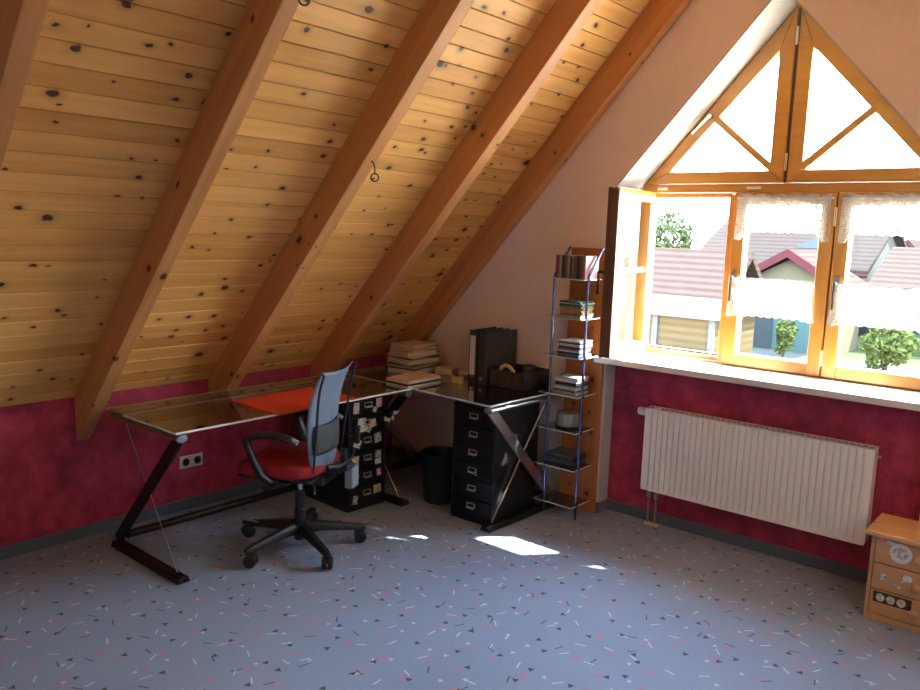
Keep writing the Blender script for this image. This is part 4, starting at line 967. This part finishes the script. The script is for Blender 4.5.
bm = BM(); box(bm, (-9.6, 17.9, GZ), (-7.3, 18.9, -1.86)); tag(obj('barrel_platform', bm, M['paving']), 'pale block platform carrying the turquoise barrels', 'platform')
# big brown gable house and the cream gable house with a solar roof
gable_house('brown_roof_house', 'large house with a brown tiled roof behind the cream gable', -18.2, -9.9, 42, 52, .2, 2.55, 'x', M['wall_w'], M['roof_brown'])
def _sol(t):
    part('solar_collector', M['solar'], lambda b: prism(b, [(-13.6, 43.6, 1.12), (-12.4, 43.6, 1.12), (-11.5, 46.0, 2.35), (-12.3, 46.0, 2.35)], (0, -.02, .10)), t)
hb = [o for o in bpy.data.objects if o.name == 'brown_roof_house'][0]; _sol(hb)
def _cg(t):
    part('shaded_lower_wall', M['wall_t'], lambda b: box(b, (-12.92, 33.94, GZ), (-8.58, 34.0, -1.05)), t)  # teal band puts the bluish shade of the wall into its colour
    part('house_window', M['winpane'], lambda b: box(b, (-12.75, 33.9, -2.3), (-12.35, 33.94, -1.4)), t)
    part('house_door', M['solar'], lambda b: box(b, (-12.1, 33.9, GZ), (-11.2, 33.94, -1.3)), t)
gable_house('cream_gable_house', 'cream house with a red edged gable behind the middle sash', -12.9, -8.6, 34, 37.2, -.34, .95, 'y', M['wall_y'], M['roof_red'], extra=_cg)
def _te(t):
    part('house_window', M['winpane'], lambda b: box(b, (-7.6, 37.9, -2.1), (-6.3, 38.0, -1.2)), t)
gable_house('teal_wall_house', 'low house with pale teal walls behind the lawn', -8.2, -1.5, 38, 46, -.35, 1.2, 'x', M['wall_t'], M['roof_red'], extra=_te)
for i, (x, y, h) in enumerate(((-14.6, 62, 1.75), (-12.2, 64, 1.7), (-9.8, 62.5, 1.8))):
    gable_house('distant_house', 'far small gabled house above the red roofs, %s of three' % ('left', 'middle', 'right')[i], x-.9, x+.9, y, y+6, .6, h, 'y', M['wall_w'], M['roof_brown'], over=.15)
def foliage(bm, c, rad, n, leaf, seed, squash=1.0):
    rnd = random.Random(seed)
    for i in range(n):
        d = Vector((rnd.gauss(0, 1), rnd.gauss(0, 1), rnd.gauss(0, 1))).normalized(); r_ = rnd.uniform(.55, 1)**.6
        lump = 1+.22*math.sin(d.x*5+seed)+.18*math.sin(d.z*6+seed*2)
        p = Vector(c)+Vector((d.x*rad, d.y*rad, d.z*rad*squash))*r_*lump
        a = Vector((rnd.uniform(-1, 1), rnd.uniform(-1, 1), rnd.uniform(-1, 1))).normalized(); b_ = a.orthogonal().normalized()
        s = leaf*rnd.uniform(.6, 1.3)
        vs_ = [bm.verts.new(p+a*s), bm.verts.new(p+b_*s*.6), bm.verts.new(p-a*s), bm.verts.new(p-b_*s*.6)]; bm.faces.new(vs_)
def tree(name, lb, x, y, z, rad, top, leaf, n, mat, seed, cat='tree', grp=None, squash=1.0):
    t = thing(name, lb, cat, (x, y, z), group=grp)
    bm = BM(); cz = top-rad*squash
    tube(bm, [(x, y, z), (x+.05*rad, y, (z+cz)/2), (x, y, cz)], [rad*.10, rad*.08, rad*.04], 8); obj('trunk', bm, M['bark'], t, True)
    bm = BM(); foliage(bm, (x, y, cz), rad, n, leaf, seed, squash); obj('crown', bm, mat, t)
tree('garden_tree', 'light green tree seen through the open pane', -17.0, 35.5, GZ, 1.9, 2.0, .13, 4600, M['leaf'], 1)
tree('garden_tree', 'small rounded tree left of the red roof in the open pane', -16.9, 31.6, GZ, .9, .35, .10, 1600, M['leaf'], 2)
tree('garden_shrub', 'thin bright shrub on the lawn behind the middle sash', -9.9, 31.5, GZ, .36, GZ+1.7, .09, 500, M['leaf2'], 3, 'shrub', squash=2.0)
tree('garden_shrub', 'wide bright shrub on the lawn behind the right sash', -6.3, 31.5, GZ, .85, GZ+1.9, .11, 1100, M['leaf2'], 4, 'shrub')
for i in range(5):
    tree('distant_tree', '%s of the far trees on the horizon behind the window' % ('leftmost', 'second from left', 'middle one', 'second from right', 'rightmost')[i], -36+i*9.5, 95+(i*7) % 9, GZ, 3.3, 2.5+.5*math.sin(i*2.1), .5, 900, M['leaf3'], 10+i, grp='distant trees on the horizon')
bm = BM(); box(bm, (-8.1, 37.0, GZ), (-1, 37.6, GZ+.45)); foliage(bm, (-5, 37.2, GZ+.3), .3, 10, .1, 5)
tag(obj('hedge', bm, M['leaf'], origin=(-8, 37.3, GZ)), 'low green hedge in front of the teal house', 'hedge')
